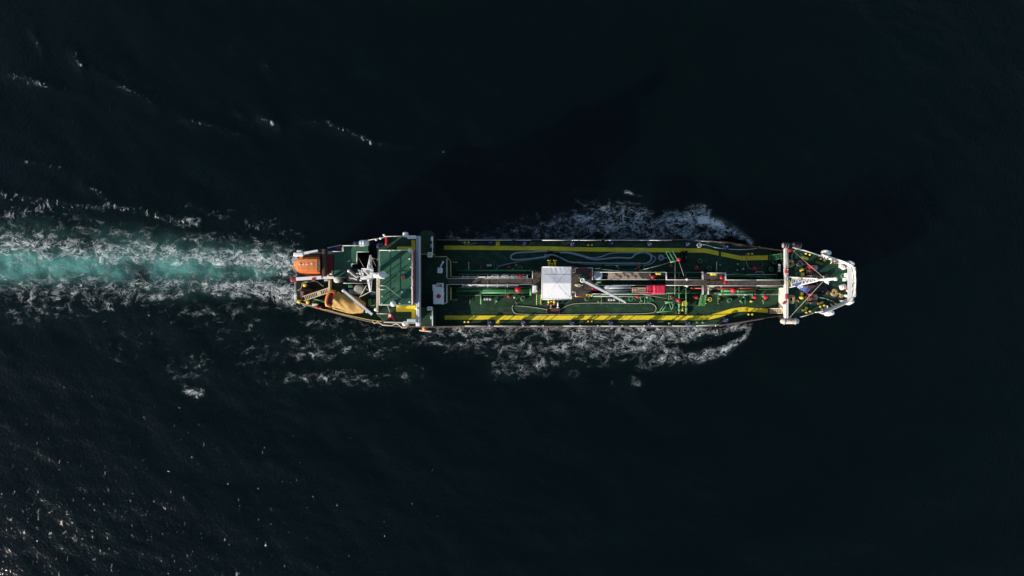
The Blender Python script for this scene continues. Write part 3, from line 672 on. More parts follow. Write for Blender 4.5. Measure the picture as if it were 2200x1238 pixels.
# --- catwalk on an added solid wall, hidden from above, that blocks the sun
def panel_run(r, x0, x1, y0, y1, z, m, step=3.0, name='catwalk'):
    a, b = Q(r, x0, y0, z), Q(r, x1, y1, z); mb = MB(); w = a.y - b.y
    for y in (a.y, b.y): mb.box(((a.x + b.x) / 2, y, z - .12), (b.x - a.x, .08, .22))
    o = P(name, mb, 'rustb'); n = max(1, round((b.x - a.x) / step)); L = (b.x - a.x) / n
    me = MB().box((0, 0, 0), (L - .03, w - .1, .05)).mesh('catwalk_panel', m)
    for k in range(n): obj('catwalk_panel', me, o, (a.x + (k + .5) * L, (a.y + b.y) / 2, z + random.uniform(-.012, .012)))
    return o
def blocker(r0, x0, r1, x1, py, w, zt):
    a, b = Q(r0, x0, 0, MD + 1), Q(r1, x1, 0, MD + 1); y = Q(0, 0, py, MD + 1).y; mb = MB()
    mb.box(((a.x + b.x) / 2, y, (MD + zt) / 2), (b.x - a.x, w, zt - MD))
    k = int((b.x - a.x) / 2.5)
    for i in range(k + 1): mb.box((a.x + (b.x - a.x) * i / k, y, (MD + zt) / 2), (.1, w + .24, zt - MD - .1))
    return P('sun_blocker', mb, 'deck')
blocker(3, 240, 4, 720, 606.5, .5, CW - .25); blocker(5, 375, 6, 520, 607.5, .5, CW - .25)
panel_run(3, 228, 1200, 588, 652, CW, 'brown'); panel_run(3, 1205, 1650, 500, 745, CW, 'brown', 2.4); panel_run(4, 468, 708, 465, 792, CW, 'brown', 2.2)  # second run extended unseen under the tent to keep sun off the deck
panel_run(5, 372, 790, 602, 662, CW, 'brown'); panel_run(5, 792, 856, 512, 772, CW + .02, 'brown', 1.2); panel_run(5, 858, 1050, 522, 602, CW, 'brown', 2.2); panel_run(5, 858, 1400, 604, 664, CW, 'brown'); panel_run(6, 30, 520, 604, 666, CW + .01, 'brown')
q = lambda r, x, y: Q(r, x, y, CW)
railing([q(3, 230, 586), q(3, 1203, 586), q(3, 1203, 502)], 1.05, step=2.1); railing([q(3, 230, 654), q(3, 1203, 654), q(3, 1203, 748), q(3, 1262, 748)], 1.05, step=2.1)
railing([q(4, 470, 517), q(4, 510, 517), q(4, 510, 464), q(4, 706, 464), q(4, 706, 598)]); railing([q(4, 470, 740), q(4, 512, 740), q(4, 512, 793), q(4, 700, 793), q(4, 705, 762), q(4, 800, 760)])
railing([q(5, 370, 516), q(5, 372, 600), q(5, 788, 600), q(5, 788, 512)]); railing([q(5, 372, 664), q(5, 790, 664), q(5, 790, 765)], step=2.1); railing([q(5, 852, 765), q(5, 852, 668), q(5, 1399, 668), q(6, 520, 668)], step=2.1)
railing([q(5, 850, 522), q(5, 1048, 522), q(5, 1050, 602), q(5, 1399, 602), q(6, 560, 602)], step=2.1)
P('fire_hose_rail', MB().tube([q(4, 540, 464) + Vector((0, 0, 1.06)), q(4, 650, 464) + Vector((0, 0, 1.06))], .06, 6), 'red'); P('fire_hose_rail', MB().tube([q(4, 530, 793) + Vector((0, 0, 1.06)), q(4, 650, 793) + Vector((0, 0, 1.06))], .06, 6), 'red')
for r, x, y in ((4, 667, 775), (5, 280, 530), (5, 915, 537)): P('yellow_plate', MB().box(q(r, x, y) + Vector((0, 0, .55)), (.7, .28, .9), bevel=.05), 'yellow2')
for r, x, y, m in ((4, 693, 537, 'red'), (5, 1008, 575, 'red'), (5, 1050, 632, 'red'), (5, 218, 568, 'red'), (3, 1065, 560, 'red')):
    o = P('fire_monitor', MB().lathe((0, 0, 0), [(.12, 0), (.12, .5), (.24, .55), (.26, .85), (.1, .95)], 12), m, loc=q(r, x, y)); part('monitor_nozzle', MB().tube([(0, 0, .75), (.55, .2, .85)], .07, 8), m, o)
for x, y in ((590, 597), (592, 672)):
    a = q(5, x, y); P('catwalk_lamp_post', MB().cyl(a, .05, 1.7, 8).box(a + Vector((0, 0, 1.75)), (.28, .28, .18), bevel=.05), 'white')
# low side platforms that carry the hose trays amidships
for (y0, y1) in ((512, 598), (664, 764)):
    a, b = Q(4, 715, y0, CW - .4), Q(5, 378, y1, CW - .4); cx, cy = (a.x + b.x) / 2, (a.y + b.y) / 2; w, d = b.x - a.x, a.y - b.y
    o = P('hose_platform', MB().box((cx, cy, CW - .45), (w, d, .1)).box((cx, cy, (MD + CW) / 2 - .2), (w - .3, d * .3, CW - MD - .55)), 'dark')  # solid core beneath is added to block the sun, hidden from above
    part('platform_coaming', MB().box((cx, a.y, CW - .3), (w, .06, .3)).box((cx, b.y, CW - .3), (w, .06, .3)), 'rail', o)
railing([Q(4, 720, 513, CW - .4), Q(5, 370, 516, CW - .4)], 1.0, step=2.4); railing([Q(4, 810, 764, CW - .4), Q(5, 376, 766, CW - .4)], 1.0, step=2.4)
o = P('round_tank', MB().lathe((0, 0, 0), [(.60, -.35), (.60, .5), (.57, .56), (.3, .6), (.05, .61)], 24), 'pale', loc=Q(4, 778, 550, CW - .1))
part('tank_lid', MB().box((.05, .05, .63), (.34, .12, .06), rz=-.5), 'grey', o)
# hose derrick frames
def derrick(r, post, head, tips, dz, m):
    o = P('hose_derrick', MB().tube([D(r, *post), D(r, *post, dz)], .1, 8).tube([D(r, *head[0], dz), D(r, *head[1], dz)], .12, 8), m)
    for a, b in tips: part('derrick_arm', MB().tube([D(r, *a, dz), D(r, *b, dz - .2)], .05, 6), 'green2', o)
    return o
derrick(5, (400, 400), ((375, 405), (468, 380)), (((382, 395), (330, 295)), ((418, 388), (362, 278)), ((458, 382), (398, 265)), ((330, 295), (398, 265))), 3.2, 'green2')
derrick(5, (365, 850), ((320, 862), (440, 842)), (((365, 860), (395, 940)), ((395, 855), (412, 900)), ((435, 845), (395, 940)), ((362, 765), (365, 850)), ((380, 810), (437, 793))), 3.0, 'green2')
o = P('hose_rest', MB().tube([D(5, 268, 972, .5), D(5, 380, 962, .5), D(5, 490, 952, .5)], .07, 8), 'green2')
for x, y in ((268, 972), (380, 962), (490, 952)): part('rest_leg', MB().cyl(D(5, x, y, 0), .05, .5, 6), 'green2', o)
part('rest_bar', MB().tube([D(5, 300, 960, .5), D(5, 345, 880, .9)], .05, 6).tube([D(5, 330, 960, .5), D(5, 372, 885, .9)], .05, 6), 'green2', o)
a = D(5, 440, 340, .4); P('green_locker', MB().box(a, (.9, 1.1, .8), rz=-.1, bevel=.06), 'deck2')
for x, y, z in ((470, 375, 3.3), (467, 833, 3.1)): P('derrick_head_light', MB().lathe(D(5, x, y, z - .3), [(.1, 0), (.26, .1), (.3, .3), (.2, .5), (.05, .56)], 12), 'red')
def stay(a, b, r=.028, m='hoseb'): return P('stay_wire', MB().tube([a, b], r, 5), m)
stay(D(5, 380, 405, 3.2), Q(5, 90, 492, CW)); stay(D(5, 470, 385, 3.2), Q(5, 588, 555, CW + .8)); stay(D(5, 430, 400, 3.2), D(5, 430, 770, 3.0), .03); stay(D(5, 430, 830, 3.0), Q(5, 100, 765, CW)); stay(Q(4, 706, 464, CW + 1), Q(5, 20, 518, CW), .025); stay(Q(4, 1260, 492, CW), D(5, 320, 425, 3.2), .03)
# deck crane amidships
base = Q(4, 600, 625, CW); tip = Q(4, 1085, 855, 7.0); piv = Q(4, 598, 606, 8.0)
o = P('deck_crane', MB().lathe(base, [(.3, 0), (.26, 1.6), (.24, 2.2), (.28, 2.25), (.28, 2.4), (.2, 2.45)], 16), 'dark')
mb = MB(); dv = (tip - piv); k = dv.normalized(); s = Vector((k.y, -k.x, 0))
mb.loft([[piv + s * .14 + Vector((0, 0, .2)), piv - s * .14 + Vector((0, 0, .2)), piv - s * .14 - Vector((0, 0, .2)), piv + s * .14 - Vector((0, 0, .2))], [tip + s * .12 + Vector((0, 0, .14)), tip - s * .12 + Vector((0, 0, .14)), tip - s * .12 - Vector((0, 0, .14)), tip + s * .12 - Vector((0, 0, .14))]])
part('crane_boom', mb, 'white', o)
part('crane_hydraulics', MB().tube([piv + s * -.32 + Vector((0, 0, -.1)), piv + dv * .55 + Vector((0, 0, -.25)) - s * .22], .07, 8).tube([piv - s * .3, piv + dv * .95 - s * .2], .03, 6), 'grey', o)
part('crane_ring', MB().tube([piv + Vector((.26 * math.cos(t), .26 * math.sin(t), .25)) for t in [j * .5236 for j in range(12)]], .07, 6, closed=True), 'white', o)
part('boom_sheave', MB().box(tip, (.5, .2, .24), rz=math.atan2(k.y, k.x), bevel=.06), 'white', o)
for r, x, y, m in ((4, 1120, 632, 'yellow2'), (5, 1012, 768, 'yellow2'), (5, 1288, 772, 'white'), (6, 105, 772, 'white'), (5, 415, 1100, 'green2'), (5, 740, 1090, 'green2'), (5, 805, 1092, 'green2'), (3, 95, 935, 'red'), (6, 175, 848, 'yellow2')):
    p = D(r, x, y); P('deck_valve', MB().box(p + Vector((0, 0, .2)), (.3, .26, .4), bevel=.05).cyl(p + Vector((0, 0, .4)), .06, .2, 8).tube([p + Vector((-.18, 0, .6)), p + Vector((.18, 0, .6))], .04, 6), m)
o = P('fairlead', MB().tube([D(5, 760, 200, .4) + Vector((.3 * math.cos(t), .3 * math.sin(t), 0)) for t in [j * .5236 for j in range(12)]], .09, 8, closed=True).cyl(D(5, 760, 200, 0), .12, .4, 8), 'grey')

# ------------------------------------------------------------------ aft superstructure (parts of the ship)
def tier(pts, z0, z1, name, m_wall, m_deck, dname):
    poly = [Q(r, x, y, z1) for r, x, y in pts]
    o = P(name, MB().prism(poly, z0, z1 - .06), m_wall)
    c = sum((Vector((p.x, p.y)) for p in poly), Vector((0, 0))) / len(poly)
    part(dname, MB().prism([(p.x + (c.x - p.x) * .004, p.y + (c.y - p.y) * .004) for p in poly], z1 - .06, z1), m_deck, o)
    return o
tier([(1, 556, 615), (1, 556, 770), (1, 603, 790), (1, 603, 968), (1, 1000, 1070), (2, 330, 1085), (2, 330, 620), (1, 740, 615)], PD, 6.2, 'aft_house', 'white2', 'deck', 'aft_house_deck')
tier([(1, 606, 312), (1, 716, 312), (1, 716, 248), (2, 160, 246), (2, 160, 318), (2, 44, 318), (2, 44, 452), (2, -14, 455), (2, -14, 492), (1, 738, 492), (1, 738, 606), (1, 606, 606)], PD, BD, 'boat_deck_house', 'dark', 'deck2', 'boat_deck')
tier([(2, 262, 300), (2, 345, 220), (2, 350, 165), (2, 690, 150), (2, 735, 150), (2, 735, 1085), (2, 262, 1040)], PD, BD + .02, 'accommodation_house', 'dark', 'deck', 'accommodation_deck')
tier([(2, 352, 150), (2, 690, 138), (2, 690, 1098), (2, 330, 1092), (2, 262, 1000), (2, 262, 292), (2, 352, 240)], BD, ND, 'navigation_deck_house', 'white', 'deck', 'navigation_deck')
wh = tier([(2, 293, 299), (2, 662, 299), (2, 662, 907), (2, 293, 907)], ND, MI, 'wheelhouse', 'white', 'deck2', 'wheelhouse_top')
a, b = Q(2, 662, 299, MI), Q(2, 662, 907, MI); nwin = 9; ww = (a.y - b.y) / nwin
part('window_band', MB().box((a.x + .03, (a.y + b.y) / 2, ND + 1.75), (.08, a.y - b.y - .1, 1.25)), 'redmud', wh)
for i in range(nwin): part('window', MB().box((a.x + .07, a.y - (i + .5) * ww, ND + 1.75), (.04, ww - .2, .95)), 'glass', wh)
part('roof_edge', MB().box((a.x - .02, (a.y + b.y) / 2, MI + .05), (.16, a.y - b.y, .16)), 'redmud', wh)
for (y0, y1) in ((97, 345), (932, 1138)):
    tier([(2, 738, y0), (2, 884, y0), (2, 884, y1), (2, 738, y1)], MD, BD - .02, 'side_house', 'dark', 'deck', 'side_house_top')
tier([(2, 738, 352), (2, 1000, 352), (3, 222, 352), (3, 268, 400), (3, 268, 565), (3, 228, 590), (3, 228, 650), (3, 268, 690), (3, 268, 835), (3, 222, 885), (2, 738, 925)], MD, FD, 'front_house', 'dark', 'deck', 'front_house_top')
# bridge front dodger, wing ends
a, b = Q(2, 693, 140, 10.9), Q(2, 733, 1096, 10.9)
o = P('bridge_dodger', MB().box(((a.x + b.x) / 2, (a.y + b.y) / 2, 10.3), (b.x - a.x, a.y - b.y, 1.2), bevel=.05), 'pale')  # white plate facing away from the sun; its shade is in the blue-grey colour
part('dodger_rail', MB().tube([(b.x - .12, a.y - .1, 10.98), (b.x - .12, b.y + .1, 10.98)], .04, 6), 'rail', o); part('dodger_lip', MB().box((a.x + .22, (a.y + b.y) / 2, 10.93), (.07, a.y - b.y - .2, .08)), 'grey', o)
def bx(r, x0, x1, y0, y1, z0, z1, name, m, bevel=.05, parent=None):
    a, b = Q(r, x0, y0, z1), Q(r, x1, y1, z1)
    return part(name, MB().box(((a.x + b.x) / 2, (a.y + b.y) / 2, (z0 + z1) / 2), (b.x - a.x, a.y - b.y, z1 - z0), bevel=bevel), m, parent or ship)
bx(2, 592, 688, 134, 170, ND, ND + 1.1, 'wing_console', 'white'); bx(2, 542, 596, 96, 152, ND - .4, ND + .8, 'wing_light_box', 'white', .12)
bx(2, 590, 690, 1062, 1092, ND, ND + 1.0, 'wing_console', 'pale'); bx(2, 532, 592, 1088, 1140, ND - .4, ND + .9, 'wing_light_box', 'white', .2); bx(2, 688, 732, 1098, 1140, ND - .6, ND + .9, 'wing_end', 'white')
def bulw(pts, z, h, m='white'): return wall([Q(r, x, y, z) for r, x, y in pts], h, h, .08, m)
bulw([(2, 345, 1094), (2, 480, 1100), (2, 690, 1102)], ND, 1.0); railing([Q(2, 354, 152, ND), Q(2, 560, 146, ND)]); railing([Q(2, 270, 1000, ND), Q(2, 300, 1000, ND), Q(2, 400, 1002, ND)], .9)
# yellow L marks on the navigation deck
def flat(r, pts, z, m, name, t=.012, parent=None): return part(name, MB().prism([Q(r, x, y, z) for x, y in pts], z + .002, z + t), m, parent or ship)
flat(2, [(640, 187), (684, 187), (684, 298), (480, 296), (480, 258), (640, 258)], ND, 'yellow', 'yellow_marking'); flat(2, [(470, 912), (686, 912), (686, 1055), (642, 1055), (642, 980), (470, 980)], ND, 'yellow', 'yellow_marking')
bx(2, 347, 369, 142, 240, ND - .5, ND + .9, 'red_locker', 'red')
railing([Q(2, x, y, MI) for x, y in ((297, 303), (658, 303), (658, 903), (297, 903))], 1.1, closed=True, step=1.6)
# wheelhouse top equipment
o = P('satellite_dome', MB().lathe((0, 0, 0), [(.16, 0), (.16, .4), (.32, .5), (.39, .72), (.36, .95), (.22, 1.1), (.06, 1.16)], 20), 'white', loc=Q(2, 445, 890, MI))
part('dome_pedestal', MB().box((0, 0, .1), (.5, .5, .2), bevel=.04), 'grey', o)
P('satellite_dome', MB().lathe((0, 0, 0), [(.08, 0), (.08, .5), (.24, .6), (.26, .8), (.15, .98), (.04, 1.02)], 16), 'white', loc=Q(2, 632, 298, MI)); P('satellite_dome', MB().lathe((0, 0, 0), [(.08, 0), (.08, .4), (.2, .5), (.2, .68), (.04, .8)], 14), 'white', loc=Q(2, 710, 946, 10.9))
P('roof_hatch', MB().box(Q(2, 552, 602, MI + .3), (.55, .6, .6), rz=.3, bevel=.06), 'rustb')
for x, y, h in ((412, 312, .6), (526, 302, .5), (625, 395, .4), (645, 488, .8), (655, 598, .9), (625, 870, .4), (520, 888, .6), (325, 890, .8), (325, 810, .4), (655, 330, .8), (545, 760, .7), (652, 715, .6), (285, 715, .7)):
    p = Q(2, x, y, MI); P('search_light', MB().cyl(p, .05, h, 8).lathe(p + Vector((0, 0, h)), [(.07, 0), (.11, .05), (.11, .2), (.06, .25)], 12), random.choice(('white', 'rail', 'grey')))
stay(Q(2, 355, 695, MI + 2.4), Q(2, 535, 838, MI + .6), .025); P('antenna_bar', MB().tube([Q(2, 296, 692, MI + 1.1), Q(2, 356, 692, MI + 1.1)], .04, 6).tube([Q(2, 296, 735, MI + 1.1), Q(2, 352, 735, MI + 1.1)], .04, 6), 'rail')
P('whip_antenna', MB().tube([Q(2, 375, 915, ND + .5), Q(2, 398, 985, ND + 4.5)], .03, 5), 'rail')
# radar mast
mz = 16.6; c = [Q(2, x, y, mz) for x, y in ((97, 503), (218, 503), (218, 617), (97, 617))]
mc = sum(c, Vector()) / 4
o = P('radar_mast', MB().box((mc.x, mc.y, (mz + BD) / 2), (.5, .5, mz - BD), bevel=.08), 'white')
part('mast_platform', MB().prism(c, mz - .1, mz), 'white', o)
part('platform_rail', MB().tube([p + Vector((0, 0, .5)) for p in c], .06, 6, closed=True).bar(c[0] + Vector((.2, -.2, .5)), c[2] + Vector((-.1, .1, .5)), .16, .1), 'white', o)
part('mast_hatch', MB().box(Q(2, 127, 562, mz + .1), (.4, .5, .1)), 'black', o)
def lattice(a0, a1, tip, n, rr, m, parent, name):
    mb = MB(); a0, a1, tip = Vector(a0), Vector(a1), Vector(tip); dz = Vector((0, 0, .35))
    t0, t1 = tip + (a0 - a1) * .12, tip - (a0 - a1) * .12
    mb.tube([a0, t0], rr, 6).tube([a1, t1], rr, 6).tube([(a0 + a1) / 2 + dz, tip + dz * .3], rr, 6)
    for k in range(n + 1):
        f = k / n; p, q_ = a0.lerp(t0, f), a1.lerp(t1, f); mb.tube([p, q_], rr * .7, 5)
        if k < n:
            g = (k + 1) / n; p2, q2 = a0.lerp(t0, g), a1.lerp(t1, g); mb.tube([p, q2] if k % 2 else [q_, p2], rr * .7, 5)
            mb.tube([(p + q_) / 2 + dz * (1 - f * .7), p2], rr * .6, 5)
    return part(name, mb, m, parent)
lattice(Q(2, 150, 505, mz), Q(2, 203, 505, mz), Q(2, 186, 352, mz), 7, .045, 'white', o, 'mast_yard'); lattice(Q(2, 146, 615, mz), Q(2, 202, 615, mz), Q(2, 186, 756, mz), 7, .045, 'white', o, 'mast_yard')
a = Q(2, 225, 575, 15.6); b = Q(2, 345, 573, 15.6); mb = MB(); L = b.x - a.x
mb.tube([a, a.lerp(b, .25), a.lerp(b, .5), a.lerp(b, .8), b, b + Vector((.22, 0, 0))], [.36, .34, .42, .5, .46, .2], 14); part('radar_housing', mb, 'white', o); part('radar_bracket', MB().box(a + Vector((.6, 0, -.55)), (2.2, .3, .35)), 'white', o)
for i, (x, y, z, dx, dy) in enumerate(((60, 520, 16.2, -.5, .3), (75, 560, 15.8, -.8, -.1), (50, 590, 15.2, -.6, -.4), (80, 630, 15.4, .1, -.6), (40, 555, 14.6, -.5, .2), (85, 605, 16.4, -.4, -.3), (70, 540, 16.6, -.2, .5), (205, 520, 17, .3, .2))):
    p = Q(2, x, y, z); part('mast_lamp', MB().tube([Vector((mc.x, mc.y, z)), p], .06, 6).lathe(p - Vector((0, 0, .15)), [(.08, 0), (.12, .06), (.12, .22), (.07, .28)], 10), 'white' if i % 2 else 'grey', o)
stay(Q(2, 185, 755, mz), Q(2, 60, 820, 9.0), .05); stay(Q(2, 140, 690, mz), Q(2, 75, 800, 8.2), .045); stay(Q(2, 135, 728, mz), Q(2, 240, 770, MI), .05); stay(Q(2, 186, 356, mz), Q(2, 245, 470, MI + 1), .025); stay(Q(2, 120, 500, mz), Q(2, 55, 385, BD + 1), .025)
# funnel with open top and exhaust pipes
fz = 10.6
f = P('funnel', MB().prism([Q(1, x, y, fz) for x, y in ((742, 500), (985, 500), (985, 660), (742, 660))], BD, fz), 'black')
part('funnel_rim', MB().tube([Q(1, x, y, fz + .05) for x, y in ((742, 500), (985, 500), (985, 660), (742, 660))], .06, 6, closed=True), 'dark', f)
for pts, r_ in ((((770, 525), (800, 540), (840, 575), (880, 600)), .26), (((785, 600), (830, 605), (875, 622)), .24), (((870, 520), (900, 545), (930, 560)), .2), (((900, 640), (905, 600), (930, 580)), .16), (((800, 570), (835, 560), (870, 575)), .18)):
    part('exhaust_pipe', MB().tube(smooth_path([Q(1, x, y, fz + .05 + .12 * i) for i, (x, y) in enumerate(pts)], 4), r_, 10), 'steel', f)
part('exhaust_lamp', MB().lathe(Q(1, 772, 528, fz + .3), [(.08, 0), (.18, .08), (.18, .22), (.08, .3)], 12), 'white', f)
P('vent_pillar', MB().lathe(Q(1, 712, 628, PD), [(.36, 0), (.36, 3.6), (.44, 3.65), (.44, 4.0), (.3, 4.1)], 16), 'white2')
railing([Q(1, x, y, BD) for x, y in ((610, 316), (720, 316), (720, 252), (975, 250))], 1.0); railing([Q(1, x, y, BD + 1.6) for x, y in ((810, 490), (810, 452), (868, 450), (868, 320), (1000, 318))], .6, posts=False); railing([Q(1, x, y, BD) for x, y in ((604, 602), (604, 530))], 1.0); railing([Q(1, 610, 600, BD), Q(1, 740, 604, BD)], 1.0)
railing([Q(1, x, y, fz - 1) for x, y in ((725, 664), (985, 664))], .9, posts=False)
railing([Q(1, 552, 275, PD + .02), Q(1, 702, 245, PD + .02)], 1.0)
for x0, x1, m in ((560, 625, 'blue'), (630, 678, 'purple'), (682, 703, 'yellow2')): bx(1, x0, x1, 268, 302, PD, PD + .7, 'deck_locker', m)
# lifeboat launching gear
for x0, y0, x1, y1, w, z, nm in ((270, 335, 430, 308, 30, 8.6, 'davit_beam'), (190, 618, 470, 600, 36, 8.6, 'davit_beam'), (380, 606, 608, 602, 26, 8.5, 'davit_beam')):
    o = P(nm, MB().bar(Q(1, x0, y0, z), Q(1, x1, y1, z), S(1, w, z), .45), 'white'); part('davit_leg', MB().bar(Q(1, x0 + 15, y0, z - .2), Q(1, x0 + 25, y0, PD), .3, .3).bar(Q(1, x1 - 15, y1, z - .2), Q(1, x1 - 15, y1, PD), .3, .3), 'white2', o)
bx(1, 155, 268, 322, 366, 8.0, 8.9, 'davit_head', 'white', .1); bx(1, 190, 248, 296, 330, 8.1, 8.8, 'davit_head', 'white', .1); bx(1, 124, 188, 592, 648, 8.0, 8.6, 'davit_winch', 'red', .08); bx(1, 356, 392, 608, 634, 8.5, 8.95, 'davit_clamp', 'red')
bx(1, 135, 180, 602, 640, 8.55, 8.75, 'winch_well', 'rustb')
bx(1, 474, 506, 284, 582, 7.4, 9.0, 'ramp_portal', 'rustb'); bx(1, 430, 474, 286, 318, 7.9, 8.6, 'ramp_arm', 'rustb'); bx(1, 508, 602, 345, 582, PD, BD - .3, 'ramp_floor', 'redmud', .02); bx(1, 360, 600, 310, 342, PD, 7.0, 'ramp_side', 'pale'); bx(1, 200, 508, 345, 590, PD, 7.1, 'launch_ramp', 'dark', .02)
for x, y, m in ((530, 565, 'orange'), (572, 560, 'white2'), (548, 578, 'orange')): P('ramp_fitting', MB().box(Q(1, x, y, BD - .05), (.4, .3, .4), bevel=.08), m)
bx(1, 498, 540, 604, 640, 7.0, 7.7, 'winch_box', 'grey'); bx(1, 545, 562, 612, 770, 6.2, 7.3, 'deck_screen', 'ladder', .02)
# mooring deck aft
for x, y in ((297, 685), (232, 866), (330, 872)): o = P('mooring_post', MB().lathe((0, 0, 0), [(.2, 0), (.2, .55), (.26, .6), (.26, .72), (.15, .76)], 14), 'yellow2', loc=Q(1, x, y, PD)); part('post_foot', MB().box((0, 0, .03), (.9, .6, .06)), 'black', o)
railing([Q(1, 194, 655, PD), Q(1, 194, 860, PD)], 1.0)
o = P('mooring_winch', MB().box(Q(1, 300, 790, PD + .25), (1.6, 1.6, .5), bevel=.05), 'rustb'); a = Q(1, 265, 800, PD + .8)
part('winch_drum', MB().lathe(a - Vector((0, .7, 0)), [(.5, 0), (.5, .1), (.26, .12), (.26, 1.2), (.5, 1.22), (.5, 1.32)], 16, 'Y'), 'rustb', o)
bx(1, 360, 510, 835, 880, PD, PD + .5, 'deck_coaming', 'deck'); P('deck_pipe', MB().tube([Q(1, 385, 838, PD + .6), Q(1, 515, 872, PD + .6)], .06, 6), 'green2'); bx(1, 362, 420, 888, 912, PD, PD + .8, 'mooring_chock', 'white2', .06); bx(1, 408, 462, 922, 942, PD, PD + .7, 'mooring_chock', 'red', .08)
wall([Q(1, x, y, PD) for x, y in ((200, 872), (350, 908), (520, 962))], .5, .5, .08, 'yelrail'); wall([Q(1, x, y, 6.2) for x, y in ((520, 955), (700, 1004), (900, 1046), (1000, 1068))] + [Q(2, 320, 1086, 6.2)], .75, .75, .08, 'yelrail'); railing([Q(2, x, y, BD) for x, y in ((180, 192), (345, 160))], 1.0)
for x, y in ((250, 182), (298, 168), (338, 132)): P('rail_lamp', MB().cyl(Q(2, x, y, BD), .05, 1.1, 6).lathe(Q(2, x, y, BD + 1.1), [(.1, 0), (.18, .1), (.15, .3), (.05, .34)], 10), 'white')
bx(1, 765, 815, 682, 712, 6.2, 7.4, 'green_cabinet', 'green'); bx(1, 740, 800, 655, 690, 6.2, 6.8, 'green_cabinet', 'deck2')
for k in range(5): bx(1, 768 + k * 18, 782 + k * 18, 730, 788, 6.2, 6.9, 'grey_bottle_rack', 'grey', .08)
o = P('round_vent', MB().lathe(Q(1, 902, 732, 6.2), [(.7, 0), (.7, .7), (.78, .75), (.75, .95), (.4, 1.05)], 20), 'fender')
bx(2, 158, 200, 840, 905, 6.2, 7.0, 'green_locker', 'green'); bx(2, 205, 250, 842, 912, 6.2, 6.8, 'green_locker', 'deck2'); P('deck_pipe', MB().tube([Q(2, 160, 912, 7.0), Q(2, 255, 906, 7.0)], .06, 6), 'green2'); flat(2, [(170, 755), (240, 762), (240, 795), (190, 795)], 7.6, 'blue', 'blue_cover', .1)
bx(2, 250, 268, 600, 985, 6.2, ND + .6, 'ladder_trunk', 'beige', .02); P('search_light', MB().cyl(Q(2, 248, 955, ND - .5), .06, 1.2, 8).lathe(Q(2, 248, 955, ND + .7), [(.12, 0), (.22, .1), (.22, .34), (.1, .42)], 12), 'white'); P('search_light', MB().cyl(Q(2, 276, 402, PD), .06, 4.6, 8).lathe(Q(2, 276, 402, BD + 2), [(.12, 0), (.2, .1), (.2, .34), (.1, .42)], 12), 'white'); P('dark_drum', MB().lathe(Q(2, 300, 258, BD), [(.5, -2.5), (.5, .6), (.45, .7), (.1, .75)], 18), 'blue')
# rescue boat davit
a, b = Q(1, 712, 747, 9.2), Q(1, 1030, 1012, 9.2); o = P('boat_davit', MB().bar(a, b, .3, .34), 'pale'); part('davit_head', MB().box(a, (.4, .4, .45), rz=-.7, bevel=.08), 'pale', o); part('davit_post', MB().cyl(Q(1, 1010, 975, 6.2), .14, 2.9, 12), 'pale', o)
bx(2, 378, 415, 1005, 1048, ND, ND + 1.0, 'life_buoy_box', 'red'); P('fire_hose_rail', MB().bar(Q(2, 415, 1030, ND + .6), Q(2, 455, 1082, ND + .6), .2, .2), 'red'); bx(2, 388, 412, 1010, 1035, ND + 1.0, ND + 1.12, 'locker_sign', 'white', .02)
for pts in (((740, 1040), (790, 1060)), ((920, 1060), (975, 1090))): pass
o = P('side_ladder_frame', MB().tube([Q(2, x, y, 8.2) for x, y in ((205, 1085), (228, 1112), (265, 1090), (320, 1130), (415, 1136), (455, 1118), (485, 1118), (535, 1158), (580, 1160), (612, 1122))], .05, 6), 'ladder')
railing([Q(2, 742, 190, BD), Q(2, 746, 345, BD), Q(2, 900, 350, BD)], 1.0, m='yelrail'); railing([Q(2, 880, 150, BD), Q(2, 880, 340, BD)], 1.0); railing([Q(2, 878, 935, BD), Q(2, 880, 1130, BD)], 1.0)
for x0, x1, y0, y1, z in ((817, 870, 320, 376, BD), (812, 867, 924, 965, BD)): o = bx(2, x0, x1, y0, y1, z, z + .7, 'white_cabinet', 'white', .06); bx(2, x0 + 8, x1 - 8, y0 + 8, y1 - 8, z + .7, z + .74, 'cabinet_lid', 'pale', .01, o)
bx(2, 848, 880, 228, 268, BD, BD + .5, 'grey_hatch', 'grey'); bx(2, 848, 880, 1025, 1062, BD, BD + .5, 'grey_hatch', 'grey'); bx(2, 855, 876, 150, 195, BD, BD + .6, 'white_locker', 'white')
o = bx(2, 925, 980, 490, 552, FD, FD + .9, 'crane_cabinet', 'white', .08); part('cabinet_arm', MB().tube([Q(2, 950, 500, FD + 1), Q(2, 990, 430, FD + 2.2)], .09, 8).lathe(Q(2, 990, 430, FD + 2.1), [(.08, 0), (.14, .05), (.14, .2), (.06, .26)], 10), 'white', o)
o = bx(2, 880, 990, 708, 896, FD, FD + 1.6, 'white_housing', 'white', .06); bx(2, 870, 912, 680, 750, FD, FD + 1.3, 'housing_annex', 'white', .04, o); bx(2, 918, 990, 662, 706, FD, FD + 1.2, 'housing_annex', 'white', .04, o); bx(2, 926, 978, 672, 700, FD + 1.2, FD + 1.22, 'housing_recess', 'grey', .005, o)
part('red_disc', MB().lathe(Q(2, 942, 808, FD + 1.6), [(.30, 0), (.30, .05), (.2, .07)], 24), 'red', o); bx(2, 955, 975, 690, 712, FD + 1.22, FD + 1.4, 'red_lamp', 'red', .04, o); bx(2, 986, 1000, 765, 800, FD + 1.0, FD + 1.5, 'housing_handle', 'white', .04, o)
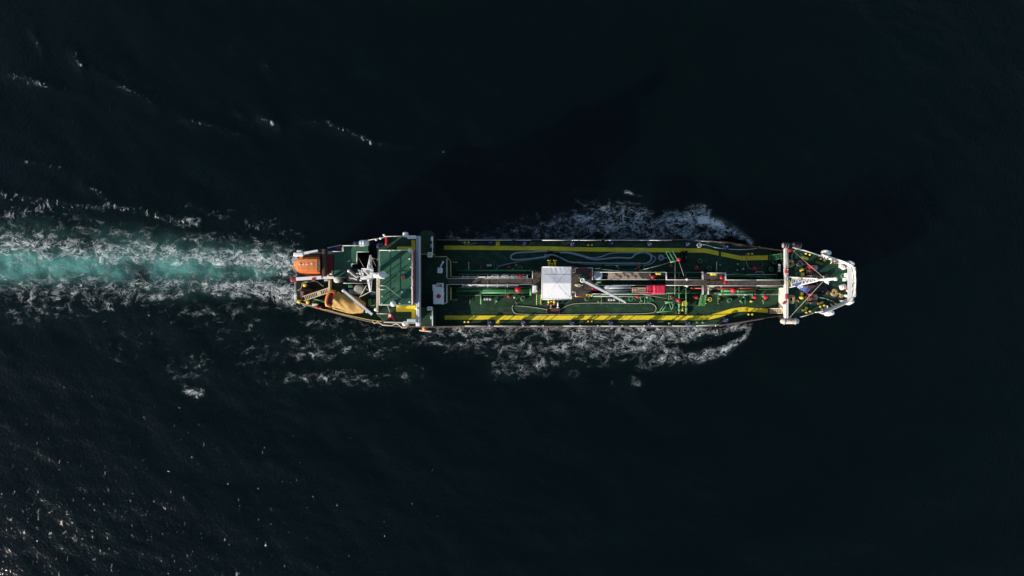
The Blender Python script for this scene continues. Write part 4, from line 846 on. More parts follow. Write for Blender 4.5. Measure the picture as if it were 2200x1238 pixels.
railing([Q(3, x, y, FD) for x, y in ((75, 335), (220, 335), (265, 388), (268, 565), (385, 568))], .9, m='yelrail'); railing([Q(3, 222, 360, FD), Q(3, 222, 572, FD)], 1.1); railing([Q(3, 222, 655, FD), Q(3, 222, 860, FD), Q(3, 175, 884, FD)], 1.1); railing([Q(3, 268, 690, FD), Q(3, 268, 828, FD)], 1.0, m='yelrail'); P('deck_bar', MB().tube([D(3, 280, 400, 1), D(3, 345, 400, 1)], .05, 6), 'yelrail'); P('deck_bar', MB().tube([D(3, 280, 829, 1), D(3, 345, 829, 1)], .05, 6), 'yelrail')
bx(3, 1212, 1262, 664, 738, CW, CW + .8, 'white_cabinet', 'white', .05)

# ------------------------------------------------------------------ forecastle
a, b = Q(6, 567, 216, FC + .5), Q(6, 604, 1052, FC + .5); o = P('break_coaming', MB().box(((a.x + b.x) / 2, (a.y + b.y) / 2, FC + .22), ((b.x - a.x) * .8, a.y - b.y, .5), bevel=.04), 'white2')
part('coaming_rail', MB().tube([(b.x - .06, a.y - .1, FC + .75), (b.x - .06, b.y + .1, FC + .75)], .045, 6).tube([(a.x + .15, a.y - .1, FC + .6), (a.x + .15, b.y + .1, FC + .6)], .04, 6), 'rail', o)
bx(6, 560, 569, 360, 600, MD, FC - .02, 'bulkhead_plate', 'pale', .02); bx(6, 558, 569, 690, 990, MD, FC - .02, 'bulkhead_plate', 'white2', .02)
for y in (730, 800, 905, 960): bx(6, 553, 558, y - 12, y + 12, MD, FC - .5, 'bulkhead_stiffener', 'white2', .02)
for y in (430, 462, 495): P('house_vent', MB().lathe(Q(6, 505, y, 3.9), [(.1, -.4), (.1, 0), (.2, .05), (.2, .25), (.08, .3)], 10), 'white')
for x, y, w, h in ((632, 258, 36, 36), (597, 495, 24, 60), (597, 795, 24, 60), (572, 870, 20, 30)): bx(6, x - w / 2, x + w / 2, y - h / 2, y + h / 2, FC + .2, FC + .85, 'fire_box', 'red', .06)
bx(6, 600, 612, 475, 488, FC + .85, FC + .9, 'fire_box_lid', 'white', .01)
for x, y, w, h, a in ((800, 345, 82, 34, -16), (960, 406, 84, 32, -20), (975, 866, 76, 30, 16), (790, 945, 60, 30, 14)): p = Q(6, x, y, FC); P('mooring_roller', MB().box(p + Vector((0, 0, .2)), (S(6, w, FC), S(6, h, FC), .3), rz=rad(a), bevel=.08), 'olive')
for x, y, w, h in ((785, 545, 34, 66), (780, 760, 30, 40), (825, 925, 30, 28)): bx(6, x - w / 2, x + w / 2, y - h / 2, y + h / 2, FC, FC + .35, 'yellow_chock', 'olive')
o = bx(6, 608, 634, 600, 690, FC, FC + .06, 'yellow_step', 'yellow', .01)
for k in range(4): bx(6, 608, 634, 608 + k * 20, 618 + k * 20, FC + .06, FC + .14, 'step_bar', 'yellow2', .01, o)
for x, y in ((757, 482), (755, 806)): P('capstan', MB().lathe((0, 0, 0), [(.26, 0), (.2, .1), (.15, .35), (.2, .55), (.22, .62), (.1, .66)], 16), 'yellow2', loc=Q(6, x, y, FC))
def winch(r, x0, x1, y0, y1, mx, my):
    a, b = Q(r, x0, y0, FC), Q(r, x1, y1, FC); cx, cy = (a.x + b.x) / 2, (a.y + b.y) / 2; L = a.y - b.y
    o = P('anchor_winch', MB().box((cx, cy, FC + .12), (b.x - a.x, L, .24), bevel=.04), 'black')
    part('winch_drum', MB().lathe((cx - .3, cy - L * .42, FC + .75), [(.6, 0), (.6, .09), (.3, .11), (.3, L * .38), (.6, L * .38 + .02), (.6, L * .38 + .1)], 18, 'Y'), 'rustb', o)
    part('winch_drum', MB().lathe((cx - .3, cy + L * .02, FC + .75), [(.55, 0), (.55, .09), (.34, .11), (.34, L * .3), (.55, L * .3 + .02), (.55, L * .3 + .1)], 18, 'Y'), 'redmud', o)
    part('winch_shaft', MB().tube([(cx - .3, cy - L * .55, FC + .75), (cx - .3, cy + L * .5, FC + .75)], .1, 8), 'steel', o)
    p = Q(r, mx, my, FC); part('winch_motor', MB().box(p + Vector((0, 0, .6)), (.8, .68, .6), bevel=.06), 'beige', o); part('motor_cap', MB().box(p + Vector((.42, 0, .75)), (.2, .3, .4), bevel=.08), 'grey', o)
winch(6, 815, 935, 430, 565, 885, 465); winch(6, 802, 940, 745, 875, 885, 800); P('chain_stopper', MB().box(Q(6, 870, 835, FC + .3), (.9, .2, .25), bevel=.05), 'yellow2')
bx(6, 796, 1086, 530, 752, FC, FC + .04, 'windlass_bed', 'dark', .01); bx(6, 945, 1080, 545, 580, FC, FC + .25, 'chain_bed', 'black', .03); bx(6, 945, 1060, 640, 735, FC, FC + .35, 'windlass_bed', 'black', .05); bx(6, 830, 945, 660, 745, FC, FC + .3, 'windlass_bed', 'rustb', .05)
P('mooring_line', MB().tube(smooth_path([Q(6, x, y, FC + .2) for x, y in ((885, 710), (950, 722), (1022, 738))], 4), .06, 6), 'rail'); P('chain_pipe', MB().lathe(Q(6, 1060, 745, FC), [(.3, 0), (.3, .35), (.2, .38)], 14), 'rustb'); P('chain_pipe', MB().lathe(Q(6, 1060, 545, FC), [(.35, 0), (.35, .35), (.22, .38)], 14), 'dark')
# foremast
base = Q(6, 652, 628, FC); h = 13.4; top = Vector((base.x + .25, 1.12, FC + h)); mast = P('foremast', MB().tube([base + Vector((.3, .25, h * .58)), top - Vector((0, 0, 1.6)), top], [.16, .2, .14], 10), 'white')
legs = [Vector((-.45, .75, 0)), Vector((-.45, -.75, 0)), Vector((.7, .1, 0))]; apex = [base + Vector((.3, .25, h * .62)) + l * .2 for l in legs]
for l, ap in zip(legs, apex): part('mast_leg', MB().tube([base + l, ap], [.09, .07], 8), 'white', mast)
mb = MB()
for k in range(8):
    f, g = k / 8, (k + 1) / 8
    for i in range(3):
        a0, b0 = base + legs[i], base + legs[(i + 1) % 3]; p, q_ = a0.lerp(apex[i], f), b0.lerp(apex[(i + 1) % 3], g)
        mb.tube([p, q_], .04, 5); mb.tube([a0.lerp(apex[i], g), q_], .04, 5)
part('mast_bracing', mb, 'white', mast)
part('mast_lamp', MB().lathe(top - Vector((0, 0, .1)), [(.16, 0), (.24, .15), (.24, .5), (.12, .62)], 12), 'white', mast); part('mast_lamp', MB().lathe(top + Vector((.1, -.3, -2.6)), [(.16, 0), (.26, .1), (.26, .4), (.1, .5)], 12), 'white', mast)
part('mast_arm', MB().tube([top + Vector((0, 0, -2)), top + Vector((.15, -.7, -2.2))], .04, 6).tube([top + Vector((-.1, .4, -3)), top + Vector((.1, -.4, -3.2))], .05, 6), 'white', mast)
stay(Q(6, 640, 240, FC + .3), top + Vector((0, .1, -3))); stay(Q(6, 622, 1040, FC + .3), top + Vector((0, -.1, -3))); f_ = lambda t: Q(6, 640, 240, FC + .3).lerp(top + Vector((0, .1, -3)), t)
P('signal_pennant', MB().loft([[f_(.5), f_(.5) + Vector((.1, -.25, -.1)), f_(.5) + Vector((.1, -.25, -.14)), f_(.5) + Vector((0, 0, -.04))], [f_(.72), f_(.72) + Vector((.1, -.1, -.1)), f_(.72) + Vector((.1, -.1, -.14)), f_(.72) + Vector((0, 0, -.04))]]), 'red')
# bow bulwark, flared outwards
pts = [Q(6, x, y, FC - .02) for x, y in ((955, 326), (1030, 350), (1110, 378), (1215, 414), (1285, 448), (1318, 505), (1326, 610), (1318, 740), (1285, 812), (1215, 862), (1110, 908), (1030, 942), (950, 972))]
o = wall(pts, 1.2, 1.2, .06, 'white', flare=-.25)
for i in range(1, len(pts) - 1):
    p = pts[i]; d = (pts[i + 1] - pts[i - 1]).normalized(); nr = Vector((-d.y, d.x, 0)); part('bulwark_stay', MB().loft([[p - nr * .05 - d * .03, p - nr * .5 - d * .03, p + nr * .18 + Vector((0, 0, 1.1)) - d * .03], [p - nr * .05 + d * .03, p - nr * .5 + d * .03, p + nr * .18 + Vector((0, 0, 1.1)) + d * .03]]), 'white', o)
part('bulwark_cap', MB().tube([p + Vector((0, 0, 1.27)) + (Vector((-(pts[min(i + 1, 12)] - pts[max(i - 1, 0)]).y, (pts[min(i + 1, 12)] - pts[max(i - 1, 0)]).x, 0)).normalized() * .25) for i, p in enumerate(pts)], .045, 6), 'white', o)
pl = [Q(6, x, y, FC + 1.1) for x, y in ((1298, 440), (1345, 468), (1352, 620), (1345, 785), (1300, 835))]
P('bow_platform', MB().prism(pl, FC + 1.02, FC + 1.1), 'white'); railing([Q(6, x, y, FC + 1.1) for x, y in ((1300, 432), (1352, 462), (1352, 540), (1352, 620), (1352, 700), (1352, 790), (1302, 838))], 1.0, 3, 1.3, .03)
railing([Q(6, x, y, FC) for x, y in ((640, 232), (750, 258), (950, 322))], 1.0, 2); railing([Q(6, x, y, FC) for x, y in ((740, 1026), (880, 985))], .7, 1)
def pocket(x, y, w, d, a, z=FC + .2, name='fairlead_housing', m='white'):
    p = Q(6, x, y, z); mb = MB(); W_, D_ = S(6, w, z), S(6, d, z); secs = []
    for zz, k in ((-.9, .55), (-.3, .9), (.5, 1), (.85, .94), (1.0, .7)): secs.append([p + Matrix.Rotation(rad(a), 3, 'Z') @ Vector((math.copysign(abs(math.cos(t)) ** .6, math.cos(t)) * W_ / 2 * k, math.copysign(abs(math.sin(t)) ** .6, math.sin(t)) * D_ / 2 * k, zz)) for t in [j * math.pi / 8 for j in range(16)]])
    mb.loft(secs, smooth=True); o = P(name, mb, m); part('housing_roller', MB().cyl(p + Vector((0, 0, 1.0)), .12, .25, 10), m, o); return o
pocket(1040, 288, 92, 56, -18); pocket(1072, 985, 95, 55, 16); pocket(1310, 412, 84, 50, -25); pocket(1306, 858, 84, 46, 28)
for x, y, w, h in ((1225, 440, 18, 40), (1245, 450, 16, 46), (1262, 462, 20, 40), (1210, 405, 60, 18), (1275, 595, 26, 40), (1300, 560, 40, 80), (1240, 845, 40, 20), (1290, 785, 20, 30), (1060, 350, 12, 44), (1025, 335, 12, 30), (1070, 920, 12, 44), (1010, 955, 14, 44)): bx(6, x - w / 2, x + w / 2, y - h / 2, y + h / 2, FC, FC + .7, 'bow_chock', 'white', .05)
wall([Q(6, x, y, FC) for x, y in ((915, 975), (975, 962), (1020, 990), (1050, 1012))], .8, 1.0, .1, 'white')

# ------------------------------------------------------------------ loose things on board
# free-fall lifeboat
lz = 7.15; tip = Q(1, 152, 465, 8.3); org = Q(1, 320, 465, 8.3)
lb = thing('lifeboat', 'orange enclosed lifeboat with four white crosses on its roof at the stern', 'lifeboat', (org.x, org.y, lz))
def LX(x): return Q(1, x, 465, 8.3).x - org.x
def boat_secs(rows):
    secs = []
    for x, w, zb, zg, zt, wt in rows:   # width at gunwale, keel, gunwale and roof height, roof width
        h, t = w / 2, wt / 2
        secs.append([(x, -h * .25, zb), (x, -h * .8, zb + (zg - zb) * .45), (x, -h, zg), (x, -h * .97, zg + .12), (x, -t - (h - t) * .25, zt - .22), (x, -t, zt), (x, t, zt), (x, t + (h - t) * .25, zt - .22), (x, h * .97, zg + .12), (x, h, zg), (x, h * .8, zb + (zg - zb) * .45), (x, h * .25, zb)])
    return secs
w = lambda d: S(1, d, 8.3)
part('boat_hull', MB().loft(boat_secs([(LX(153), .12, .95, 1.1, 1.25, .05), (LX(172), w(62), .6, 1.08, 1.5, w(20)), (LX(195), w(112), .35, 1.05, 1.75, w(72)), (LX(225), w(158), .15, 1.0, 2.0, w(118)), (LX(270), w(196), .02, 1.0, 2.12, w(140)), (LX(330), w(214), 0, 1.0, 2.2, w(148)), (LX(430), w(220), 0, 1.0, 2.2, w(148)), (LX(462), w(214), .05, 1.0, 2.1, w(146))])), 'orange2', lb)
ro = part('boat_roof', MB().loft([[(LX(x), -yy / 2, z - .12), (LX(x), -yy / 2 + .1, z), (LX(x), yy / 2 - .1, z), (LX(x), yy / 2, z - .12)] for x, yy, z in ((196, w(74), 1.84), (228, w(118), 2.1), (272, w(138), 2.2), (332, w(142), 2.27), (444, w(142), 2.27))]), 'orange', lb)
for x in (250, 292, 333, 383):
    y = w(7 if x < 340 else 14); z = 2.25 + max(0, (x - 250)) * .0004; o = part('white_cross', MB().box((LX(x), y, z + .03), (w(28), w(7), .03)), 'white', ro); o.data = MB().box((LX(x), y, 2.29 if x > 300 else 2.255), (w(28), w(7), .05)).box((LX(x), y, 2.291 if x > 300 else 2.256), (w(7), w(28), .05)).mesh('white_cross', 'white')
part('roof_seam', MB().box((LX(408), 0, 2.28), (w(4), w(70), .03)), 'tarp', ro)
part('gunwale_rail', MB().tube([(LX(x), s_, 1.12) for x, s_ in ((160, w(18)), (190, w(56)), (225, w(82)), (270, w(101)), (330, w(110)), (460, w(110)))], .06, 6).tube([(LX(x), -s_, 1.12) for x, s_ in ((160, w(18)), (190, w(56)), (225, w(82)), (270, w(101)), (330, w(110)), (460, w(110)))], .06, 6), 'orange', lb)
part('grab_line', MB().tube([(LX(x), -w(84) + .02, 1.9) for x in (250, 300, 350, 400, 450)], .035, 5).tube([(LX(x), w(84), 1.9) for x in (250, 300, 350, 400)], .035, 5), 'orange2', lb)
part('rear_hatch', MB().box((LX(456), 0, 2.0), (w(24), w(120), .3), bevel=.05), 'beige', lb); part('conning_dome', MB().lathe((LX(182), 0, 1.5), [(.1, 0), (.1, .12), (.04, .16)], 10), 'white', lb)
part('propeller_guard', MB().tube([(LX(470), .4 * math.cos(t), .5 + .4 * math.sin(t)) for t in [k * .5236 for k in range(12)]], .06, 6, closed=True), 'rustb', lb)
# rescue boat under canvas
p0 = Q(1, 760, 890, 7.6); rb = thing('rescue_boat', 'orange open rescue boat under an ochre canvas cover on the aft deck', 'boat', (p0.x, p0.y, 6.2), rad(-16))
def RX(x): return (x - 760) / 5.16 * (CAM_H - 7.6) / CAM_F
part('boat_hull', MB().loft([[(RX(x), -hw, zt), (RX(x), -hw * .75, .25 * (1 - 0) + .0), (RX(x), hw * .75, .25), (RX(x), hw, zt)] for x, hw, zt in ((512, .75, .95), (530, 1.0, 1.0), (600, 1.08, .95), (760, 1.12, .95), (880, .85, 1.05), (950, .4, 1.2))]), 'orange2', rb)
o = part('orange_collar', MB().tube([(RX(590), -1.0, 1.05), (RX(535), -1.0, 1.12), (RX(520), -.6, 1.15), (RX(517), 0, 1.15), (RX(520), .6, 1.15), (RX(535), 1.0, 1.12), (RX(590), 1.0, 1.05)], .24, 10), 'orange', rb)
part('stern_well', MB().box((RX(560), 0, .95), (RX(800) - RX(745), 1.7, .2), bevel=.05), 'redmud', rb)
for k in (-.5, -.1, .3): part('lashing_eye', MB().box((RX(585), k, 1.12), (.16, .18, .14)), 'black', rb)
mb = MB(); NX, NY = 26, 17; vs = []
for i in range(NX):
    f = i / (NX - 1); x = RX(598 + 350 * f); hw = 1.18 * (1 - max(0, f - .6) ** 2 * 2.6) * (1 - .06 * math.sin(f * 9)); rz_ = .62 - .25 * f
    for j in range(NY):
        t = j / (NY - 1) * 2 - 1; fold = .07 * math.sin(f * 17 + t * 5 + math.sin(t * 4 + f * 6)) * (1 - t * t) + .05 * math.sin(f * 33 - t * 9) * abs(t); sc_ = 1 + .03 * math.sin(f * 30)
        vs.append((x + .05 * math.sin(t * 9), t * hw * sc_, 1.12 + rz_ * (1 - abs(t) ** 1.8) + fold - (.35 if abs(t) > .97 else 0)))
mb.add(vs, [(i * NY + j, (i + 1) * NY + j, (i + 1) * NY + j + 1, i * NY + j + 1) for i in range(NX - 1) for j in range(NY - 1)], True); part('canvas_cover', mb, 'tarp', rb)
part('cover_fringe', MB().tube([(RX(605 + 300 * k / 8), -1.22 + (0 if k < 6 else (k - 5) * .14), .95) for k in range(9)], .08, 6), 'yelrail', rb)
for x in (600, 860): part('boat_chock', MB().box((RX(x), 0, .14), (.25, 1.6, .28)), 'white2', rb)
# gangway ladder lying on the mooring deck
a, b = Q(1, 278, 832, 6.7), Q(1, 548, 742, 6.7); gl = thing('gangway_ladder', 'beige accommodation ladder with open rungs beside the tarped rescue boat', 'ladder', (a.x, a.y, 6.7), math.atan2(b.y - a.y, b.x - a.x)); L = (b - a).length; W2 = S(1, 50, 6.7) / 2
for s in (-1, 1): part('side_beam', MB().box((L / 2, s * W2, 0), (L + .3, .1, .22)), 'ladder', gl)
me = MB().box((0, 0, 0), (.09, 2 * W2 - .12, .1)).mesh('rung', 'ladder')
for k in range(14): obj('rung', me, gl, (L * (k + .5) / 14, 0, .03))
part('ladder_plate', MB().box((L * .6, 0, .06), (.5, 2 * W2 - .12, .05)), 'ladder', gl); part('trestle', MB().box((.5, 0, -.85), (.15, .8, 1.5)).box((L - .5, 0, -.3), (.15, .8, .42)), 'dark', gl)
# hoses
def hose(name, label, path, r, m, n=8, sub=6, closed=False, cat='hose', z=None):
    pts = smooth_path(path, sub, closed); o = thing(name, label, cat, (pts[0].x, pts[0].y, camber(pts[0])))
    pts = [Vector((p.x, p.y, camber(p) + r + .012)) - o.location for p in pts]
    part('hose_tube', MB().tube(pts, r, n, closed), m, o); e = MB()
    d = (pts[1] - pts[0]).normalized(); part('coupling', e.tube([pts[0] - d * .12, pts[0] + d * .12], r * 1.5, 10), 'steel', o); return o
def mix(*rows): return [D(r, x, y) for r, x, y in rows]
hose('cargo_hose', 'thick grey cargo hose lying in a long loop with rounded ends on starboard deck', mix((4, 200, 272), (4, 60, 274), (3, 1200, 280), (3, 1020, 290), (3, 955, 330), (3, 985, 368), (3, 1150, 362), (3, 1390, 328), (4, 160, 318), (4, 260, 312), (4, 350, 350), (4, 450, 395), (4, 600, 405), (4, 900, 412), (4, 1200, 410), (4, 1320, 415), (4, 1380, 385), (5, 210, 345), (5, 190, 300), (5, 110, 280), (5, 30, 305), (4, 1150, 350), (4, 1000, 345), (4, 800, 365), (4, 700, 362), (4, 560, 320), (4, 440, 290), (4, 345, 290)), .13, 'hose')
hose('cargo_hose', 'grey cargo hose curving beside the thick loop towards the hose derrick', mix((4, 265, 282), (4, 440, 282), (4, 560, 308), (4, 690, 345), (4, 800, 338), (4, 920, 295), (4, 1050, 286), (4, 1260, 290), (4, 1340, 285), (5, 150, 290), (5, 225, 325), (5, 258, 352), (5, 225, 400), (5, 140, 435), (5, 60, 430), (4, 1150, 428), (4, 850, 432)), .09, 'hose')
hose('thin_hose', 'thin pale hose running from the catwalk towards the big hose loop', mix((3, 776, 498), (3, 785, 470), (3, 815, 446), (3, 900, 422), (3, 1100, 380), (3, 1390, 342), (4, 130, 335), (4, 260, 322), (4, 330, 340), (4, 430, 398), (4, 560, 414), (4, 790, 430)), .07, 'hose')
hose('thin_hose', 'thin beige hose laid in a long narrow loop on port deck', mix((3, 1030, 900), (3, 1200, 915), (3, 1390, 945), (4, 180, 945), (4, 320, 950), (4, 430, 895), (4, 560, 870), (4, 900, 866), (4, 1200, 872), (5, 100, 868), (5, 210, 872), (5, 262, 910), (5, 262, 950), (5, 225, 980), (5, 60, 990), (4, 1200, 992), (4, 700, 996), (4, 300, 1000), (3, 1300, 1000), (3, 1100, 996), (3, 1005, 985), (3, 972, 930), (3, 985, 892)), .05, 'hoseb')
hose('thin_hose', 'white line drooping along the starboard bulwark from ring fairlead to forecastle', mix((5, 790, 190), (5, 850, 198), (5, 940, 225), (5, 1050, 240), (5, 1200, 250), (6, 60, 250), (6, 160, 246), (6, 235, 236), (6, 284, 214)), .055, 'rail')
hose('thin_hose', 'short white line hanging from a bollard to a red valve near forecastle', mix((6, 122, 300), (6, 122, 360), (6, 130, 420), (6, 150, 465), (6, 190, 475)), .05, 'hoseb'); hose('thin_hose', 'pale line looped round the aftmost starboard bollard', mix((3, 325, 108), (3, 350, 112), (3, 385, 155), (3, 420, 185), (3, 470, 190), (3, 520, 182), (3, 558, 170)), .05, 'hoseb')
# canvas tent over the manifold
z0 = CW; c = [Q(4, x, y, 7.6) for x, y in ((140, 455), (463, 455), (463, 822), (140, 822))]; cx, cy = (c[0].x + c[1].x) / 2, (c[0].y + c[2].y) / 2; W_, D_ = c[1].x - c[0].x, c[0].y - c[2].y
tent = thing('canvas_tent', 'white square canvas tent over the cargo manifold amidships', 'tent', (cx, cy, z0))
mb = MB(); NX, NY = 34, 38; vs = []; rng_ = random.Random(3)
for i in range(NX + 1):
    for j in range(NY + 1):
        u, v = i / NX * 2 - 1, j / NY * 2 - 1
        zz = 2.25 + .42 * (1 - abs(v)) + .10 * (1 - max(abs(u), abs(v)))
        dg = min(abs(u - v), abs(u + v)); zz -= .03 * math.exp(-(dg / .03) ** 2)              # sewn diagonals
        if v < -.3: zz += .017 * math.sin((u * 14 - (v + 1) * 9) * 1.9 + math.sin(u * 7)) * min(1, (-.3 - v) * 3.2) * (.4 + .6 * max(0, 1 - abs(u - .1)))
        if v > .55: zz += .03 * math.sin(u * 19 + v * 5) * (v - .55) * 2 * max(0, 1 - abs(u) * 1.2)
        zz -= .05 * math.sin(max(0, v) * math.pi) * (1 - abs(u))
        vs.append((u * W_ / 2, v * D_ / 2, zz))
mb.add(vs, [(i * (NY + 1) + j, (i + 1) * (NY + 1) + j, (i + 1) * (NY + 1) + j + 1, i * (NY + 1) + j + 1) for i in range(NX) for j in range(NY)], True); part('canopy', mb, 'canvas', tent)
def roof_at(u, v): return Vector(vs[round((u + 1) / 2 * NX) * (NY + 1) + round((v + 1) / 2 * NY)]) + Vector((0, 0, .015))
for u0, v0, u1, v1 in ((-.55, .55, .92, -.92), (.8, .8, -.4, -.4), (-.96, .53, .96, .53)):
    part('seam', MB().tube([roof_at(u0 + (u1 - u0) * k / 24, v0 + (v1 - v0) * k / 24) for k in range(25)], .018, 5), 'pale', tent)
for s in (-1, 1):
    part('valance', MB().box((0, s * (D_ / 2 + .03), 2.12), (W_ + .14, .05, .3)), 'canvas', tent); part('valance', MB().box((s * (W_ / 2 + .03), 0, 2.12), (.05, D_ + .02, .3)), 'canvas', tent)
    for t in (-1, 1): part('pole', MB().cyl((s * (W_ / 2 - .08), t * (D_ / 2 - .08), .02), .05, 2.15, 8), 'white', tent)
part('ridge_pole', MB().tube([(-W_ / 2, 0, 2.5), (W_ / 2, 0, 2.5)], .05, 8), 'white', tent)
for v in (-1, 1): part('edge_pole', MB().tube([(-W_ / 2 - .05, v * (D_ / 2 + .06), 2.26), (W_ / 2 + .05, v * (D_ / 2 + .06), 2.26)], .05, 6), 'white', tent)
part('side_frame', MB().tube([(-W_ / 2 - .12, -D_ / 2, 2.24), (-W_ / 2 - .12, D_ / 2, 2.24)], .05, 6).tube([(W_ / 2 + .1, -D_ / 2, 2.24), (W_ / 2 + .1, D_ / 2, 2.24)], .05, 6), 'white', tent)
# loads on the hose platforms
HZ = CW - .4
def group_load(name, label, cat, r, x0, x1, y0, y1, z=HZ): a, b = Q(r, x0, y0, z + .3), Q(r, x1, y1, z + .3); o = thing(name, label, cat, ((a.x + b.x) / 2, (a.y + b.y) / 2, z)); return o, b.x - a.x, a.y - b.y
o, w_, d_ = group_load('timber_rack', 'long pale timber rack with crossed battens beside the round blue tank', 'timber', 4, 890, 1390, 518, 594)
for k in range(6): part('plank', MB().box((0, -d_ / 2 + (k + .5) * d_ / 6, .18 + random.uniform(-.02, .02)), (w_ - random.uniform(0, .3), d_ / 6 - .03, .3)), 'grey' if k in (0, 4) else 'woodp', o)
for k in range(5):
    x0, x1 = -w_ / 2 + w_ * (.1 + .18 * k), -w_ / 2 + w_ * (.1 + .18 * (k + 1)); part('batten', MB().bar((x0, -d_ * .45, .39), (x1, d_ * .45, .39), .12, .07), 'wood', o); part('batten', MB().bar((x0, d_ * .45, .46), (x1, -d_ * .45, .46), .12, .06), 'wood', o)
part('plank', MB().box((w_ * .35, 0, .42), (w_ * .28, d_ * .6, .12)), 'wood', o)
o, w_, d_ = group_load('pipe_bundle', 'bundle of grey and white pipes lying next to deck crane boom', 'pipes', 4, 835, 1170, 668, 758)
for k in range(8): part('pipe', MB().tube([(-w_ / 2 + random.uniform(0, .4), -d_ / 2 + (k + .5) * d_ / 8, .1), (w_ / 2 - random.uniform(0, .5), -d_ / 2 + (k + .5) * d_ / 8 + random.uniform(-.05, .05), .1)], random.choice((.06, .08, .09)), 8), random.choice(('hose', 'rail', 'steel', 'hose')), o)
for r, x0, x1, y0, y1, h, lb_ in ((4, 1172, 1228, 685, 750, .5, 'square brown wooden crate at the end of pipe bundle'), (4, 1232, 1330, 682, 752, .62, 'wide brown wooden crate between the square crate and the next ones'), (5, 20, 78, 684, 752, .55, 'brown wooden crate in the middle of the crate row'), (5, 84, 146, 690, 756, .45, 'low pale wooden crate right against the red tarpaulin')):
    o, w_, d_ = group_load('wooden_crate', lb_, 'crate', r, x0, x1, y0, y1); part('crate_body', MB().box((0, 0, h / 2), (w_ * .94, d_ * .94, h), bevel=.02), 'wood', o)
    for k in range(4): part('slat', MB().box((-w_ / 2 + (k + .5) * w_ / 4, 0, h + .02), (w_ / 4 - .05, d_ * .96, .05)), 'woodp', o)
    for s in (-1, 1): part('slat', MB().box((0, s * d_ * .36, h + .07), (w_ * .96, .12, .05)), 'wood', o)
o, w_, d_ = group_load('tarped_load', 'bright red tarpaulin pulled over a boxy load beside the catwalk', 'tarpaulin', 5, 150, 374, 656, 764)
for x0, x1, zt, ex in ((-.5, -.21, .75, .84), (-.215, .5, 1.05, 1.0)):
    mb = MB(); n1, n2 = 22, 12; vs = []
    for i in range(n1 + 1):
        for j in range(n2 + 1):
            u, v = i / n1, j / n2 * 2 - 1; e = min(1, min(u, 1 - u) * 9) * min(1, (1 - abs(v)) * 7)
            vs.append(((x0 + (x1 - x0) * u) * w_, v * d_ / 2 * ex, .05 + zt * e ** .5 - .035 * (abs(math.sin(u * 9.4)) < .25) + .03 * math.sin(u * 31 + v * 9)))
    mb.add(vs, [(i * (n2 + 1) + j, (i + 1) * (n2 + 1) + j, (i + 1) * (n2 + 1) + j + 1, i * (n2 + 1) + j + 1) for i in range(n1) for j in range(n2)], True); part('tarp_sheet', mb, 'redfl', o)
for k in range(3): part('strap', MB().box((w_ * (-.08 + .2 * k), 0, 1.09), (.05, d_ * .86, .03)), 'redmud', o)
# rope coils
def coil(label, p, R, m, turns=5, layers=2, r=.055):
    o = thing('rope_coil', label, 'rope', p); pts = []; rg = random.Random(int(R * 1000 + p.x * 7))
    for l_ in range(layers):
        for t in range(turns * 12):
            f = t / (turns * 12); rr = R * (1 - .62 * (f if l_ % 2 == 0 else 1 - f)) * (1 + .05 * math.sin(t * .9 + l_)) + rg.uniform(-.015, .015); a_ = t * math.pi / 6
            pts.append((rr * math.cos(a_), rr * math.sin(a_), r + l_ * r * 1.7 + rg.uniform(0, .02)))
    part('rope_turns', MB().tube(pts, r, 6), m, o); q_ = Vector(pts[-1]); part('rope_tail', MB().tube(smooth_path([q_, q_ + Vector((.3, .2, .02)), q_ + Vector((.55, -.1, -.03))], 4), r, 6), m, o)
    return o
coil('tan rope coil beside the upper red fire box near the store house', Q(6, 632, 412, FC), .53, 'rope'); coil('largest tan rope coil below the foremast by lower red fire box', Q(6, 640, 825, FC), .62, 'rope', 6); coil('black rope coil between tan coil and the anchor winch', Q(6, 745, 412, FC), .48, 'ropeb'); coil('tan rope coil on the open foredeck near the bow bulwark', Q(6, 1136, 747, FC), .5, 'rope', 6)
coil('small loose green rope heap near the white bow platform', Q(6, 1240, 555, FC), .36, 'green2', 3, 1, .03); coil('small tan rope heap beside the bow bulwark', Q(6, 1225, 790, FC), .32, 'rope', 3, 1, .05); coil('grey hose coil under the starboard hose derrick', D(5, 322, 345), .42, 'hose', 4, 2, .06); coil('green hose coil beside the port hose derrick', D(5, 182, 828), .42, 'green', 4, 1, .06); coil('green hose coil near the lower fire valve by port tray', D(5, -25, 818), .42, 'green', 3, 1, .06)
def line(label, pts, r, m, z): path = smooth_path([Q(a_, x, y, z + .06) for a_, x, y in pts], 5); o = thing('mooring_rope', label, 'rope', path[0]); part('rope_strand', MB().tube([p - path[0] for p in path], r, 6), m, o); return o
line('tan mooring rope trailing off the foredeck rope coil', [(6, 1178, 752), (6, 1205, 765), (6, 1222, 800), (6, 1240, 770), (6, 1225, 815)], .06, 'rope', FC); line('pale mooring rope snaking from lower winch to bollards', [(6, 972, 803), (6, 1040, 815), (6, 1090, 835), (6, 1140, 855), (6, 1120, 872)], .05, 'hoseb', FC); line('pale rope curving from the red box to the tan coil', [(6, 705, 240), (6, 672, 275), (6, 652, 320), (6, 655, 362)], .06, 'hoseb', FC)
line('brown mooring rope curled on the aft mooring deck', [(1, 205, 745), (1, 245, 715), (1, 265, 655), (1, 330, 650), (1, 400, 640), (1, 450, 670), (1, 490, 700)], .07, 'hoseb', PD); line('dark brown rope lying beside the aft mooring winch', [(1, 250, 720), (1, 300, 735), (1, 380, 745), (1, 430, 725)], .06, 'rustb', PD)
